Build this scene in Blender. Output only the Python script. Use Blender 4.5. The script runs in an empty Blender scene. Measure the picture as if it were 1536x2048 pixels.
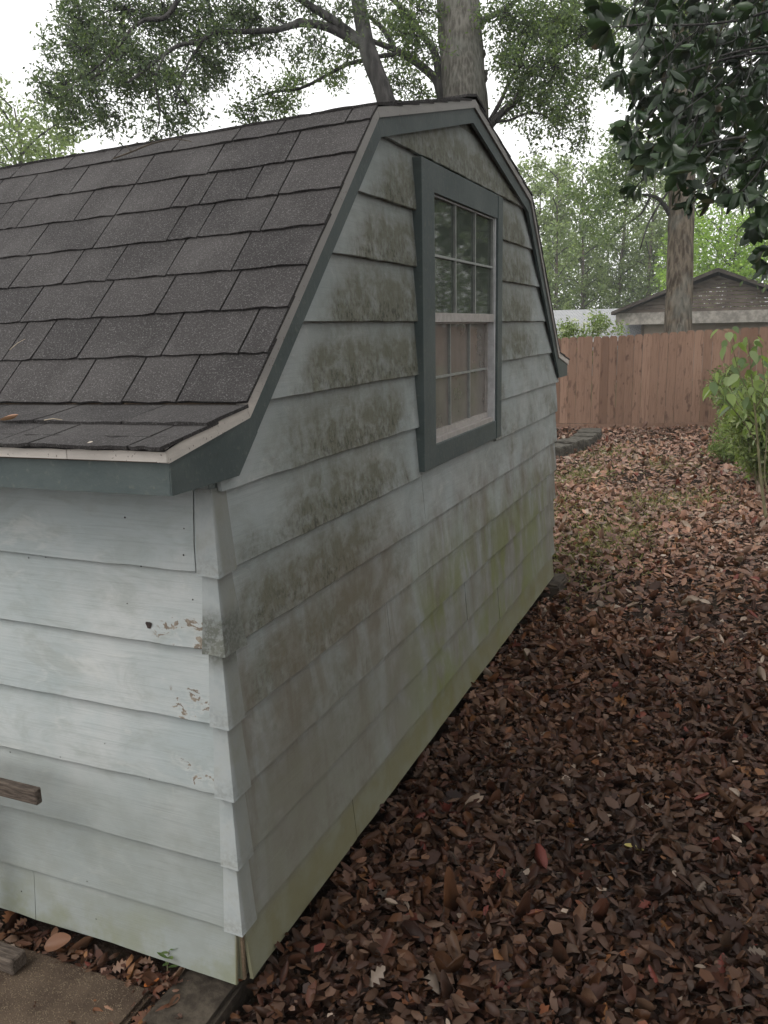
import bpy, bmesh, math, random
import numpy as np
from mathutils import Matrix, Vector

random.seed(7)
rng = np.random.default_rng(11)
SC = bpy.context.scene
COL = SC.collection

# ------------------------------------------------------------------ camera
CAM = np.array([1.04778, -1.50210, 1.57258])
YAW, PITCH, ROLL = math.radians(-23.031), math.radians(12.308), math.radians(-1.249)
FPX = 1679.34
_F = np.array([math.sin(YAW)*math.cos(PITCH), math.cos(YAW)*math.cos(PITCH), -math.sin(PITCH)])
_R0 = np.array([math.cos(YAW), -math.sin(YAW), 0.0])
_U0 = np.cross(_R0, _F)
_R = math.cos(ROLL)*_R0 + math.sin(ROLL)*_U0
_U = -math.sin(ROLL)*_R0 + math.cos(ROLL)*_U0
cam_data = bpy.data.cameras.new('camera')
cam = bpy.data.objects.new('camera', cam_data)
COL.objects.link(cam)
M = Matrix.Identity(4)
for i in range(3):
    M[i][0], M[i][1], M[i][2], M[i][3] = _R[i], _U[i], -_F[i], CAM[i]
cam.matrix_world = M
cam_data.sensor_fit = 'VERTICAL'
cam_data.sensor_height = 36.0
cam_data.lens = FPX/2048*36.0
cam_data.clip_start = 0.05
cam_data.clip_end = 2000
SC.camera = cam

def ray(px, py):
    return _F + _R*(px-768)/FPX - _U*(py-1024)/FPX
def at(px, py, depth):
    "world point on the sight line of a photo pixel at a chosen depth in metres"
    return CAM + ray(px, py)*depth
def on(px, py, axis, val):
    d = ray(px, py)
    return CAM + d*(val-CAM[axis])/d[axis]

# ------------------------------------------------------------------ world and sun (overcast)
SUN_EL, SUN_AZ = math.radians(52), math.radians(205)     # azimuth clockwise from +Y
world = bpy.data.worlds.new('World'); SC.world = world; world.use_nodes = True
wn = world.node_tree.nodes; wl = world.node_tree.links
for n in list(wn): wn.remove(n)
wo = wn.new('ShaderNodeOutputWorld'); bg = wn.new('ShaderNodeBackground')
sky = wn.new('ShaderNodeTexSky'); sky.sky_type = 'NISHITA'; sky.sun_disc = False
sky.sun_elevation = SUN_EL; sky.sun_rotation = SUN_AZ
sky.air_density = 1.0; sky.dust_density = 2.5; sky.ozone_density = 1.0
hs = wn.new('ShaderNodeHueSaturation'); hs.inputs['Saturation'].default_value = 0.12
mx = wn.new('ShaderNodeMix'); mx.data_type = 'RGBA'; mx.inputs[0].default_value = 0.74
mx.inputs[7].default_value = (10.2, 10.2, 10.1, 1)         # even cloud cover
wl.new(sky.outputs[0], hs.inputs['Color']); wl.new(hs.outputs[0], mx.inputs[6])
wl.new(mx.outputs[2], bg.inputs[0]); wl.new(bg.outputs[0], wo.inputs[0])
bg.inputs[1].default_value = 0.15
sd = bpy.data.lights.new('sun', 'SUN'); sun = bpy.data.objects.new('sun', sd); COL.objects.link(sun)
sd.energy = 1.0; sd.angle = math.radians(25); sd.color = (1.0, 0.97, 0.92)
sdir = Vector((math.sin(SUN_AZ)*math.cos(SUN_EL), math.cos(SUN_AZ)*math.cos(SUN_EL), math.sin(SUN_EL)))
sun.rotation_euler = sdir.to_track_quat('Z', 'Y').to_euler()
sun.location = (0, -4, 12)
vs = SC.view_settings
SC.display_settings.display_device = 'sRGB'
vs.view_transform = 'Standard'; vs.look = 'None'; vs.gamma = 1; vs.use_curve_mapping = False
vs.exposure = 0.3
SC.cycles.use_denoising = True
SC.cycles.max_bounces = 5; SC.cycles.diffuse_bounces = 3; SC.cycles.glossy_bounces = 2; SC.cycles.volume_bounces = 0
SC.cycles.transmission_bounces = 4; SC.cycles.transparent_max_bounces = 6
SC.cycles.caustics_reflective = False; SC.cycles.caustics_refractive = False

# ------------------------------------------------------------------ helpers: objects
def tag(o, label=None, cat=None, group=None, kind=None):
    if label: o['label'] = label
    if cat: o['category'] = cat
    if group: o['group'] = group
    if kind: o['kind'] = kind
    return o
def empty(name, loc=(0, 0, 0)):
    o = bpy.data.objects.new(name, None); COL.objects.link(o); o.location = loc
    o.empty_display_size = 0.2
    return o
def link(name, me, mat=None, parent=None, smooth=False):
    if mat is not None and not me.materials: me.materials.append(mat)
    if smooth:
        me.polygons.foreach_set('use_smooth', [True]*len(me.polygons))
    o = bpy.data.objects.new(name, me); COL.objects.link(o)
    if parent is not None:
        o.parent = parent
        bl = Vector(parent_loc(parent))
        o.location = -bl
    return o
def parent_loc(p):
    l = Vector((0, 0, 0))
    while p is not None:
        l = l + p.location; p = p.parent
    return l
def mesh(name, verts, faces):
    me = bpy.data.meshes.new(name); me.from_pydata([tuple(v) for v in verts], [], faces); me.update()
    return me
class MB:
    def __init__(s): s.v = []; s.f = []
    def add(s, vs, fs):
        b = len(s.v); s.v += [tuple(map(float, v)) for v in vs]; s.f += [tuple(i+b for i in f) for f in fs]
    def box(s, a, b):
        x0, y0, z0 = a; x1, y1, z1 = b
        s.add([(x0,y0,z0),(x1,y0,z0),(x1,y1,z0),(x0,y1,z0),(x0,y0,z1),(x1,y0,z1),(x1,y1,z1),(x0,y1,z1)],
              [(0,3,2,1),(4,5,6,7),(0,1,5,4),(1,2,6,5),(2,3,7,6),(3,0,4,7)])
    def prism(s, poly, axis, a, b):
        "poly of 2D points in the two other axes, extruded along axis from a to b"
        n = len(poly); vs = []
        for t in (a, b):
            for p in poly:
                q = list(p); q.insert(axis, t); vs.append(q)
        fs = [tuple(range(n))[::-1], tuple(range(n, 2*n))]
        for i in range(n): fs.append((i, (i+1) % n, n+(i+1) % n, n+i))
        s.add(vs, fs)
    def build(s, name, mat, parent=None, bevel=0.0, smooth=False):
        me = mesh(name, s.v, s.f)
        bm = bmesh.new(); bm.from_mesh(me)
        if bevel:
            bmesh.ops.bevel(bm, geom=[e for e in bm.edges], offset=bevel, segments=1, affect='EDGES')
        bmesh.ops.recalc_face_normals(bm, faces=bm.faces)
        bm.to_mesh(me); bm.free()
        return link(name, me, mat, parent, smooth)
def box(name, a, b, mat, parent=None, bevel=0.0):
    m = MB(); m.box(a, b); return m.build(name, mat, parent, bevel)

def hash1(x, k=0):
    return (math.sin(x*12.9898+k*78.233)*43758.5453) % 1.0
def vnoise(x, k=0):
    i = math.floor(x); f = x-i; f = f*f*(3-2*f)
    return (hash1(i, k)*(1-f)+hash1(i+1, k)*f)*2-1

def tube(mb, pts, rad, seg=8, wob=0.0, cap=True):
    pts = [np.asarray(p, float) for p in pts]; n = len(pts)
    base = len(mb.v); prev = None
    for i, p in enumerate(pts):
        t = pts[min(i+1, n-1)]-pts[max(i-1, 0)]; t = t/(np.linalg.norm(t)+1e-9)
        if prev is None:
            a = np.array([1, 0, 0]) if abs(t[0]) < .8 else np.array([0, 1, 0])
            u = np.cross(t, a)
        else:
            u = prev-t*(prev@t)
        u /= np.linalg.norm(u)+1e-9; prev = u; w = np.cross(t, u)
        for k in range(seg):
            a = 2*math.pi*k/seg
            r = rad[i]*(1+wob*(vnoise(k*1.7+i*.37, 3)+.6*vnoise(i*.9+k*3.1, 5)))
            mb.v.append(tuple(p+(u*math.cos(a)+w*math.sin(a))*r))
    for i in range(n-1):
        for k in range(seg):
            a = base+i*seg+k; b = base+i*seg+(k+1) % seg
            mb.f.append((a, b, b+seg, a+seg))
    if cap:
        mb.f.append(tuple(base+k for k in range(seg))[::-1])
        mb.f.append(tuple(base+(n-1)*seg+k for k in range(seg)))
def smooth_path(pts, rad, sub=4):
    P = [np.asarray(p, float) for p in pts]; out = []; ro = []
    for i in range(len(P)-1):
        p0 = P[max(i-1, 0)]; p1 = P[i]; p2 = P[i+1]; p3 = P[min(i+2, len(P)-1)]
        for s in range(sub):
            t = s/sub
            out.append(.5*((2*p1)+(-p0+p2)*t+(2*p0-5*p1+4*p2-p3)*t*t+(-p0+3*p1-3*p2+p3)*t**3))
            ro.append(rad[i]*(1-t)+rad[i+1]*t)
    out.append(P[-1]); ro.append(rad[-1])
    return out, ro

# ------------------------------------------------------------------ helpers: materials
class NT:
    def __init__(s, name):
        s.m = bpy.data.materials.new(name); s.m.use_nodes = True
        s.t = s.m.node_tree; s.n = s.t.nodes
        for n in list(s.n): s.n.remove(n)
        s.out = s.n.new('ShaderNodeOutputMaterial')
        s.bsdf = s.n.new('ShaderNodeBsdfPrincipled')
        s.t.links.new(s.bsdf.outputs[0], s.out.inputs[0])
        s.tc = s.n.new('ShaderNodeTexCoord')
    def set(s, sock, v):
        if isinstance(v, bpy.types.NodeSocket): s.t.links.new(v, sock)
        else:
            if isinstance(v, (tuple, list)) and len(v) == 3 and sock.type == 'RGBA': v = (*v, 1)
            sock.default_value = v
    def math(s, op, a, b=None, c=None, clamp=False):
        n = s.n.new('ShaderNodeMath'); n.operation = op; n.use_clamp = clamp
        s.set(n.inputs[0], a)
        if b is not None: s.set(n.inputs[1], b)
        if c is not None: s.set(n.inputs[2], c)
        return n.outputs[0]
    def step(s, v, a, b):
        n = s.n.new('ShaderNodeMapRange'); n.interpolation_type = 'SMOOTHSTEP'
        s.set(n.inputs[0], v); n.inputs[1].default_value = a; n.inputs[2].default_value = b
        n.inputs[3].default_value = 0; n.inputs[4].default_value = 1
        return n.outputs[0]
    def map(s, v, a, b, c, d):
        n = s.n.new('ShaderNodeMapRange'); s.set(n.inputs[0], v)
        for i, q in zip((1, 2, 3, 4), (a, b, c, d)): n.inputs[i].default_value = q
        return n.outputs[0]
    def co(s, scale=(1, 1, 1), loc=(0, 0, 0), src=None):
        n = s.n.new('ShaderNodeMapping'); n.inputs['Scale'].default_value = scale; n.inputs['Location'].default_value = loc
        s.t.links.new(src or s.tc.outputs['Object'], n.inputs[0]); return n.outputs[0]
    def noise(s, co, scale, detail=4, rough=.55, dist=0):
        n = s.n.new('ShaderNodeTexNoise'); s.t.links.new(co, n.inputs['Vector'])
        n.inputs['Scale'].default_value = scale; n.inputs['Detail'].default_value = detail
        n.inputs['Roughness'].default_value = rough; n.inputs['Distortion'].default_value = dist
        return n.outputs[0]
    def voro(s, co, scale, feature='F1'):
        n = s.n.new('ShaderNodeTexVoronoi'); n.feature = feature
        s.t.links.new(co, n.inputs['Vector']); n.inputs['Scale'].default_value = scale
        return n.outputs[0]
    def mix(s, f, a, b, mode='MIX'):
        n = s.n.new('ShaderNodeMix'); n.data_type = 'RGBA'; n.blend_type = mode
        s.set(n.inputs[0], f); s.set(n.inputs[6], a); s.set(n.inputs[7], b); return n.outputs[2]
    def sep(s, v):
        n = s.n.new('ShaderNodeSeparateXYZ'); s.t.links.new(v, n.inputs[0]); return n.outputs
    def attr(s, name):
        n = s.n.new('ShaderNodeAttribute'); n.attribute_name = name; return n.outputs['Color']
    def rnd(s):
        return s.n.new('ShaderNodeObjectInfo').outputs['Random']
    def bump(s, h, strength=.3, dist=.01):
        n = s.n.new('ShaderNodeBump'); n.inputs['Strength'].default_value = strength
        n.inputs['Distance'].default_value = dist; s.set(n.inputs['Height'], h)
        s.t.links.new(n.outputs[0], s.bsdf.inputs['Normal'])
    def fin(s, col, rough=.8, spec=.3, metal=0):
        s.set(s.bsdf.inputs['Base Color'], col); s.set(s.bsdf.inputs['Roughness'], rough)
        s.bsdf.inputs['Specular IOR Level'].default_value = spec; s.bsdf.inputs['Metallic'].default_value = metal
        return s.m
    def translucent(s, col, fac):
        tr = s.n.new('ShaderNodeBsdfTranslucent'); s.set(tr.inputs[0], col)
        mx = s.n.new('ShaderNodeMixShader'); mx.inputs[0].default_value = fac
        s.t.links.new(s.bsdf.outputs[0], mx.inputs[1]); s.t.links.new(tr.outputs[0], mx.inputs[2])
        s.t.links.new(mx.outputs[0], s.out.inputs[0])

E_ = 0.18            # exposed height of one siding course
W_ = 3.68            # gable width
Z0 = 0.154           # top of the lowest, narrower course

def mat_siding():
    t = NT('painted_siding'); ob = t.tc.outputs['Object']
    X, Y, Z = t.sep(ob)
    gab = t.step(X, -0.012, -0.004)                     # 1 on the gable end
    n_lo = t.noise(t.co((1, 1, 1)), 2.3, 5, .6)
    n_hi = t.noise(t.co((1, 1, 1)), 38, 4, .65)
    n_md = t.noise(t.co((1, 1, 1), (3, 5, 1)), 9, 5, .6)
    base = t.mix(t.step(n_lo, .38, .66), (.375, .415, .415), (.49, .507, .498))
    base = t.mix(t.math('MULTIPLY', t.step(n_md, .5, .75), .35), base, (.36, .425, .43))
    base = t.mix(t.math('MULTIPLY', gab, .5), base, (.37, .40, .395))
    grain = t.noise(t.co((3, 3, 110)), 1.6, 4, .6, .6)
    base = t.mix(t.math('MULTIPLY', t.step(grain, .5, .68), .30), base, (.27, .30, .295))
    grime = t.noise(t.co((2.2, 2.2, 5)), 2.4, 6, .68, .8)
    base = t.mix(t.math('MULTIPLY', t.step(grime, .44, .70), .52), base, (.28, .30, .275))
    worn = t.noise(t.co((1.2, 1.2, 2.6), (3, 3, 3)), 4.5, 6, .7, .9)
    base = t.mix(t.math('MULTIPLY', t.step(worn, .55, .68), .45), base, (.55, .555, .53))
    # position inside a course: 0 at the lower lip, 1 under the next course
    fr = t.math('FRACT', t.math('DIVIDE', t.math('SUBTRACT', Z, Z0), E_))
    low = t.math('SUBTRACT', 1.0, t.step(fr, .1, .62))
    # mildew on the gable end
    d1 = t.step(t.math('SUBTRACT', t.math('ADD', Y, 1.209), Z), .03, .24)
    d2 = t.step(t.math('SUBTRACT', t.math('SUBTRACT', 4.889, Y), Z), .03, .2)
    edge = t.math('MULTIPLY', d1, d2)
    up = t.step(Z, .55, .8)
    idx = t.math('FLOOR', t.math('DIVIDE', t.math('SUBTRACT', Z, Z0), E_))
    cv = t.n.new('ShaderNodeCombineXYZ')
    t.set(cv.inputs[0], t.math('MULTIPLY', idx, 3.7)); t.set(cv.inputs[1], Y); t.set(cv.inputs[2], t.math('MULTIPLY', fr, .22))
    pc = cv.outputs[0]
    bl = t.noise(pc, 2.6, 6, .66, .6)
    wz = t.step(Z, .7, 1.05)                              # the patches drift towards the window higher up
    ctr = t.math('MULTIPLY_ADD', t.step(Z, .85, 1.75), .38, .50)
    g1 = t.math('SUBTRACT', 1.0, t.step(t.math('ABSOLUTE', t.math('SUBTRACT', Y, ctr)), .05, .62))
    g2 = t.math('MULTIPLY', t.math('SUBTRACT', 1.0, t.step(t.math('ABSOLUTE', t.math('SUBTRACT', Y, 1.15)), .02, .16)), t.step(Z, 1.3, 1.5))
    g3 = t.math('MULTIPLY', t.math('SUBTRACT', 1.0, t.step(t.math('ABSOLUTE', t.math('SUBTRACT', Y, 2.55)), .1, .5)), t.step(Z, 1.25, 1.6))
    g4 = t.step(Z, 2.02, 2.1)
    gg = t.math('MAXIMUM', t.math('MAXIMUM', t.math('MULTIPLY', g1, .95), g2), t.math('MAXIMUM', g3, t.math('MULTIPLY', g4, .9)))
    big2 = t.noise(t.co((1, 1, 1.2), (0, 4.2, .4)), 2.0, 4, .55)
    sc_ = t.math('ADD', t.math('MULTIPLY', t.math('ADD', t.math('MULTIPLY', bl, .45), t.math('MULTIPLY', big2, .55)), .85), t.math('MULTIPLY', gg, .20))
    topf = t.math('SUBTRACT', 1.0, t.math('MULTIPLY', t.step(fr, .45, .98), .55))
    blot = t.math('MULTIPLY', t.math('MULTIPLY', t.step(sc_, .37, .58), edge), topf)
    drip = t.noise(t.co((15, 15, 1.6)), 1.5, 4, .6)
    blot = t.math('MULTIPLY', blot, t.map(drip, .3, .65, .8, 1.1))
    mott = t.noise(t.co((1, 1, 1.3), (2, 6, 1)), 13, 6, .68, .5)
    blot = t.math('MULTIPLY', blot, t.map(mott, .34, .64, .5, 1.12))
    blot = t.math('MULTIPLY', blot, t.math('MULTIPLY', gab, t.math('MULTIPLY_ADD', up, .45, .55)), clamp=True)
    soft = t.math('MULTIPLY', blot, t.math('MULTIPLY_ADD', n_hi, .7, .25))
    base = t.mix(t.math('MINIMUM', t.math('MULTIPLY', soft, 1.6), .86), base, (.135, .130, .085))
    spk = t.noise(t.co((1, 1, .7)), 62, 5, .75)
    blk2 = t.math('POWER', blot, 1.7)
    specks = t.math('MULTIPLY', t.step(spk, .46, .62), t.math('MULTIPLY', blk2, t.math('MULTIPLY_ADD', low, .8, .12)), clamp=True)
    base = t.mix(t.math('MULTIPLY', specks, 1.0, clamp=True), base, (.055, .055, .042))
    # run-off streaks low on the gable end
    st = t.noise(t.co((3.0, 3.0, 1.1)), 1.5, 5, .6, .6)
    stm = t.math('MULTIPLY', t.step(st, .38, .60), t.math('SUBTRACT', 1.0, t.step(Z, .78, 1.1)))
    stm = t.math('MULTIPLY', stm, gab)
    base = t.mix(t.math('MULTIPLY', t.math('MULTIPLY', stm, t.map(n_md, .35, .65, .45, 1.1)), .72), base, (.175, .145, .105))
    fs = t.noise(t.co((13, 13, .9)), 1.3, 5, .65, .5)
    base = t.mix(t.math('MULTIPLY', t.math('MULTIPLY', t.step(fs, .52, .66), t.math('SUBTRACT', 1.0, t.step(Z, .5, 1.0))), t.math('MULTIPLY', gab, .42)), base, (.15, .11, .075))
    grime_shade = t.math('MULTIPLY', t.math('SUBTRACT', 1.0, t.step(Z, .25, .95)), t.math('MULTIPLY', gab, t.math('MULTIPLY_ADD', n_lo, .7, .25)))  # grime plus the wall foot's blocked light, painted darker towards the ground
    base = t.mix(t.math('MULTIPLY', grime_shade, 1.0), base, (.165, .155, .118))
    # green algae
    al = t.math('MULTIPLY', t.step(Y, .9, 1.5), t.math('SUBTRACT', 1.0, t.step(Y, 3.2, 3.7)))
    al = t.math('MULTIPLY', al, t.math('SUBTRACT', 1.0, t.step(Z, .45, .95)))
    al = t.math('MULTIPLY', al, t.step(t.noise(t.co((3.6, 3.6, 1.6), (1, 1, 1)), 1.3, 5, .62, .4), .43, .62))
    al = t.math('MULTIPLY', al, gab)
    base = t.mix(t.math('MULTIPLY', al, .75), base, (.165, .185, .055))
    bot = t.math('MULTIPLY', t.math('SUBTRACT', 1.0, t.step(Z, .10, .17)), t.math('MULTIPLY_ADD', gab, .68, .10))
    base = t.mix(bot, base, (.172, .160, .082))
    # algae along the lower edge of the long wall
    sb = t.math('MULTIPLY', t.math('SUBTRACT', 1.0, t.step(Z, .02, .2)), t.step(t.noise(t.co((1, 1, 1), (7, 2, 0)), 5.5, 5, .65), .38, .60))
    sb = t.math('MULTIPLY', sb, t.math('SUBTRACT', 1.0, gab))
    base = t.mix(t.math('MULTIPLY', sb, .95), base, (.21, .22, .085))
    sd_ = t.math('MULTIPLY', t.math('SUBTRACT', 1.0, t.step(Z, .3, .6)), t.step(n_md, .40, .66))
    base = t.mix(t.math('MULTIPLY', sd_, .45), base, (.24, .25, .20))
    dirt_shade = t.math('MULTIPLY', t.math('SUBTRACT', 1.0, t.step(Z, .35, .62)), t.math('SUBTRACT', 1.0, gab))  # dirt and weaker light low on the long wall, painted as one tint
    base = t.mix(t.math('MULTIPLY', dirt_shade, .6), base, (.235, .252, .235))
    # flaked paint on the long wall close to the corner
    near = t.math('MULTIPLY', t.step(X, -.21, -.06), t.math('SUBTRACT', 1.0, gab))
    zone = t.math('MULTIPLY', t.step(Z, .5, .56), t.math('SUBTRACT', 1.0, t.step(Z, 1.0, 1.04)))
    near = t.math('MULTIPLY', t.math('MULTIPLY', near, zone), t.math('MULTIPLY_ADD', low, .9, .0))
    pk = t.noise(t.co((1, 1, 1.7), (4.3, 0, 2.2)), 26, 6, .68, .4)
    halo = t.math('MULTIPLY', near, t.step(pk, .44, .54))
    base = t.mix(t.math('MULTIPLY', halo, .4), base, (.60, .60, .57))
    peel = t.step(t.math('ADD', pk, t.math('MULTIPLY', near, .10)), .632, .645)
    peel = t.math('MULTIPLY', peel, t.step(near, .1, .3))
    base = t.mix(peel, base, t.mix(t.step(n_hi, .4, .6), (.19, .15, .115), (.30, .26, .21)))
    h = t.math('ADD', t.math('MULTIPLY', grain, .5), t.math('MULTIPLY', n_hi, .35))
    h = t.math('SUBTRACT', h, t.math('MULTIPLY', peel, .8))
    t.bump(h, .35, .004)
    return t.fin(base, t.map(n_md, .3, .7, .55, .8), .3)

def mat_flashing():
    t = NT('weathered_flashing'); ob = t.tc.outputs['Object']; X, Y, Z = t.sep(ob)
    n = t.noise(ob, 14, 5, .65); n2 = t.noise(ob, 90, 4, .7)
    c = t.mix(t.step(n, .35, .65), (.33, .36, .36), (.42, .44, .435))
    g = t.math('MULTIPLY', t.step(Y, -.018, .0), t.math('MULTIPLY_ADD', n, .6, .35))
    c = t.mix(g, c, (.20, .20, .165))
    lowc = t.math('MULTIPLY', t.math('SUBTRACT', 1.0, t.step(t.math('FRACT', t.math('DIVIDE', t.math('SUBTRACT', Z, Z0), E_)), .0, .4)), t.step(n2, .35, .65))
    c = t.mix(t.math('MULTIPLY', lowc, .45), c, (.20, .20, .17))
    m = t.math('MULTIPLY', t.math('SUBTRACT', 1.0, t.step(t.math('ABSOLUTE', t.math('SUBTRACT', Z, .90)), .02, .09)), t.step(n2, .38, .6))
    m = t.math('MULTIPLY_ADD', m, .5, t.math('MULTIPLY', t.math('SUBTRACT', 1.0, t.step(t.math('ABSOLUTE', t.math('SUBTRACT', Z, .90)), .03, .10)), .6), clamp=True)
    c = t.mix(m, c, (.12, .125, .105))
    m2 = t.math('MULTIPLY', t.step(n, .48, .7), .45)
    c = t.mix(m2, c, (.22, .23, .19))
    t.bump(n, .25, .004)
    return t.fin(c, .55, .4)

def mat_trim():
    t = NT('slate_blue_trim'); ob = t.tc.outputs['Object']
    n = t.noise(ob, 5, 5, .6); n2 = t.noise(t.co((1, 1, 1)), 60, 4, .7)
    c = t.mix(t.step(n, .35, .7), (.074, .096, .096), (.104, .126, .122))
    c = t.mix(t.math('MULTIPLY', t.step(n2, .55, .72), .4), c, (.19, .20, .17))
    n3 = t.noise(t.co((1.5, 1.5, 6)), 3, 5, .7)
    c = t.mix(t.math('MULTIPLY', t.step(n3, .52, .7), .4), c, (.06, .07, .062))
    t.bump(t.math('ADD', n2, n), .35, .004)
    return t.fin(c, .55, .35)

def mat_drip():
    t = NT('drip_metal'); ob = t.tc.outputs['Object']; X, Y, Z = t.sep(ob)
    n = t.noise(t.co((1, 1, 4)), 12, 5, .65)
    up = t.step(Z, 1.39, 1.5)
    c = t.mix(t.step(n, .35, .7), (.60, .55, .50), (.72, .66, .60))
    c = t.mix(t.math('MULTIPLY', up, .75), c, (.24, .235, .23))
    sp = t.step(t.noise(ob, 150, 2, .5), .68, .72)
    c = t.mix(t.math('MULTIPLY', sp, .7), c, (.12, .07, .05))
    return t.fin(c, .5, .4)

def mat_shingle():
    t = NT('asphalt_shingle'); ob = t.tc.outputs['Object']
    gp = t.n.new('ShaderNodeNewGeometry').outputs['Position']
    r = t.rnd()
    base = t.mix(r, (.034, .031, .031), (.056, .051, .050))
    stv = t.noise(t.co((7, 1.2, 1.2), src=gp), 1.6, 5, .65)
    base = t.mix(t.math('MULTIPLY', t.step(stv, .5, .7), .5), base, (.030, .027, .026))
    big = t.noise(gp, 4.5, 4, .6)
    base = t.mix(t.math('MULTIPLY', t.step(big, .42, .68), .5), base, (.085, .079, .077))
    gr = t.noise(gp, 240, 3, .75)
    base = t.mix(t.math('MULTIPLY', t.step(gr, .53, .66), .75), base, (.185, .178, .175))
    g2 = t.noise(gp, 420, 2, .6)
    base = t.mix(t.math('MULTIPLY', t.step(g2, .56, .64), .7), base, (.016, .015, .015))
    t.bump(gr, .7, .003)
    return t.fin(base, .9, .25)

def mat_plain(name, c1, c2, scale, rough=.8, spec=.3, bump=.2, stretch=(1, 1, 1), metal=0, bd=.01):
    t = NT(name); n = t.noise(t.co(stretch), scale, 5, .65)
    c = t.mix(t.step(n, .33, .68), c1, c2); t.bump(n, bump, bd)
    return t.fin(c, rough, spec, metal)

def mat_wood_picket():
    t = NT('cedar_picket'); ob = t.tc.outputs['Object']; r = t.rnd()
    gp = t.n.new('ShaderNodeNewGeometry').outputs['Position']
    g = t.noise(t.co((14, 14, .9), src=gp), 2.2, 5, .65, 1.2)
    c = t.mix(r, (.19, .113, .078), (.345, .217, .155))
    c = t.mix(t.math('MULTIPLY', t.step(g, .45, .7), .55), c, (.16, .09, .065))
    va = t.n.new('ShaderNodeVectorMath'); va.operation = 'ADD'; t.t.links.new(gp, va.inputs[0]); cx = t.n.new('ShaderNodeCombineXYZ'); t.set(cx.inputs[1], t.math('MULTIPLY', r, 40.0)); t.t.links.new(cx.outputs[0], va.inputs[1])
    k = t.noise(t.co((6, 6, 2.4), src=va.outputs[0]), 1.9, 3, .55)
    c = t.mix(t.math('MULTIPLY', t.step(k, .56, .70), .7), c, (.10, .058, .044))
    kn = t.voro(t.co((6, 1, 2.6), src=gp), 1.5)
    c = t.mix(t.math('MULTIPLY', t.math('SUBTRACT', 1.0, t.step(kn, .05, .13)), .7), c, (.07, .038, .028))
    t.bump(g, .3, .004)
    return t.fin(c, .85, .2)

def mat_bark(name, c1, c2, sx=16, sz=2.2, bd=.05):
    t = NT(name); gp = t.n.new('ShaderNodeNewGeometry').outputs['Position']
    n = t.noise(t.co((sx, sx, sz), src=gp), 1, 6, .7, 1.0)
    v = t.voro(t.co((sx*.9, sx*.9, sz*.8), src=gp), 1.0)
    l = t.noise(gp, 2.0, 3)
    h = t.math('ADD', t.math('MULTIPLY', v, .6), n)
    c = t.mix(t.step(h, .55, 1.1), c1, c2)
    c = t.mix(t.math('MULTIPLY', t.step(l, .48, .68), .4), c, (.19, .2, .18))
    t.bump(h, .9, bd)
    return t.fin(c, .9, .15)

def mat_leaf(name, trans=.3, rough=.5, spec=.4):
    t = NT(name); c = t.attr('Col'); m = t.fin(c, rough, spec)
    if trans: t.translucent(t.mix(1.0, c, (1.5, 1.6, .8), 'MULTIPLY'), trans)
    return m

def mat_ground():
    t = NT('leafy_soil'); gp = t.n.new('ShaderNodeNewGeometry').outputs['Position']
    n = t.noise(gp, 3, 6, .7); f = t.noise(gp, 45, 4, .7)
    c = t.mix(t.step(f, .35, .65), (.014, .009, .007), (.045, .029, .022))
    c = t.mix(t.math('MULTIPLY', t.step(n, .5, .7), .4), c, (.06, .055, .03))
    X, Y, Z = t.sep(gp)
    far = t.step(Y, 14, 18)
    c = t.mix(far, c, t.mix(n, (.06, .08, .03), (.11, .10, .05)))
    t.bump(f, .8, .02)
    return t.fin(c, .95, .1)

def mat_aggregate():
    t = NT('exposed_aggregate'); gp = t.n.new('ShaderNodeNewGeometry').outputs['Position']
    v = t.voro(gp, 230); n = t.noise(gp, 9, 4)
    c = t.mix(t.step(n, .35, .65), (.062, .042, .03), (.105, .075, .052))
    pk = t.math('MULTIPLY', t.math('SUBTRACT', 1.0, t.step(v, .25, .5)), t.step(t.noise(gp, 110, 2), .42, .62))
    c = t.mix(t.math('MULTIPLY', pk, .9), c, (.24, .185, .125))
    t.bump(t.math('ADD', pk, t.noise(gp, 80, 4, .7)), .6, .006)
    return t.fin(c, .9, .2)

MS = mat_siding(); MF = mat_flashing(); MT = mat_trim(); MD = mat_drip(); MSH = mat_shingle()
MPICK = mat_wood_picket()
M_ALU = mat_plain('window_aluminium', (.38, .35, .33), (.50, .46, .44), 30, .4, .5, .05)
M_ALUW = mat_plain('white_window_track', (.52, .52, .53), (.66, .66, .67), 30, .4, .5, .05)
M_MUNT = mat_plain('muntin_metal', (.26, .27, .26), (.36, .37, .35), 30, .4, .5, .05)
M_DARK = mat_plain('dim_interior', (.035, .035, .035), (.055, .052, .05), 4, .9, .1, .1)
M_BLIND = mat_plain('blind_slats', (.42, .36, .32), (.52, .45, .40), 8, .7, .2, .05)
M_BLINDU = mat_plain('shaded_blind_slats', (.36, .41, .36), (.46, .50, .45), 8, .7, .2, .05)  # greenish grey slats behind the upper sash
M_HROOF0 = mat_plain('black_felt_edge', (.018, .017, .017), (.05, .046, .044), 60, .95, .1, .4)
M_DECK = mat_plain('roof_deck', (.10, .075, .055), (.16, .12, .09), 14, .9, .1)
M_BLOCK = mat_plain('dirty_concrete', (.035, .028, .022), (.095, .078, .06), 18, .95, .15, .6)
M_EDGE = mat_plain('edging_concrete', (.055, .05, .043), (.13, .12, .10), 14, .95, .15, .6)
M_TIMBER = mat_plain('grey_timber', (.055, .043, .036), (.14, .112, .09), 22, .85, .15, .5, (1, 8, 8))
M_TIMBERL = mat_plain('tan_timber', (.16, .115, .075), (.25, .185, .125), 16, .8, .2, .4, (1, 8, 8))
M_BARK = mat_bark('oak_bark', (.095, .088, .075), (.21, .20, .175), 34, 7, .03)
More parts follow.
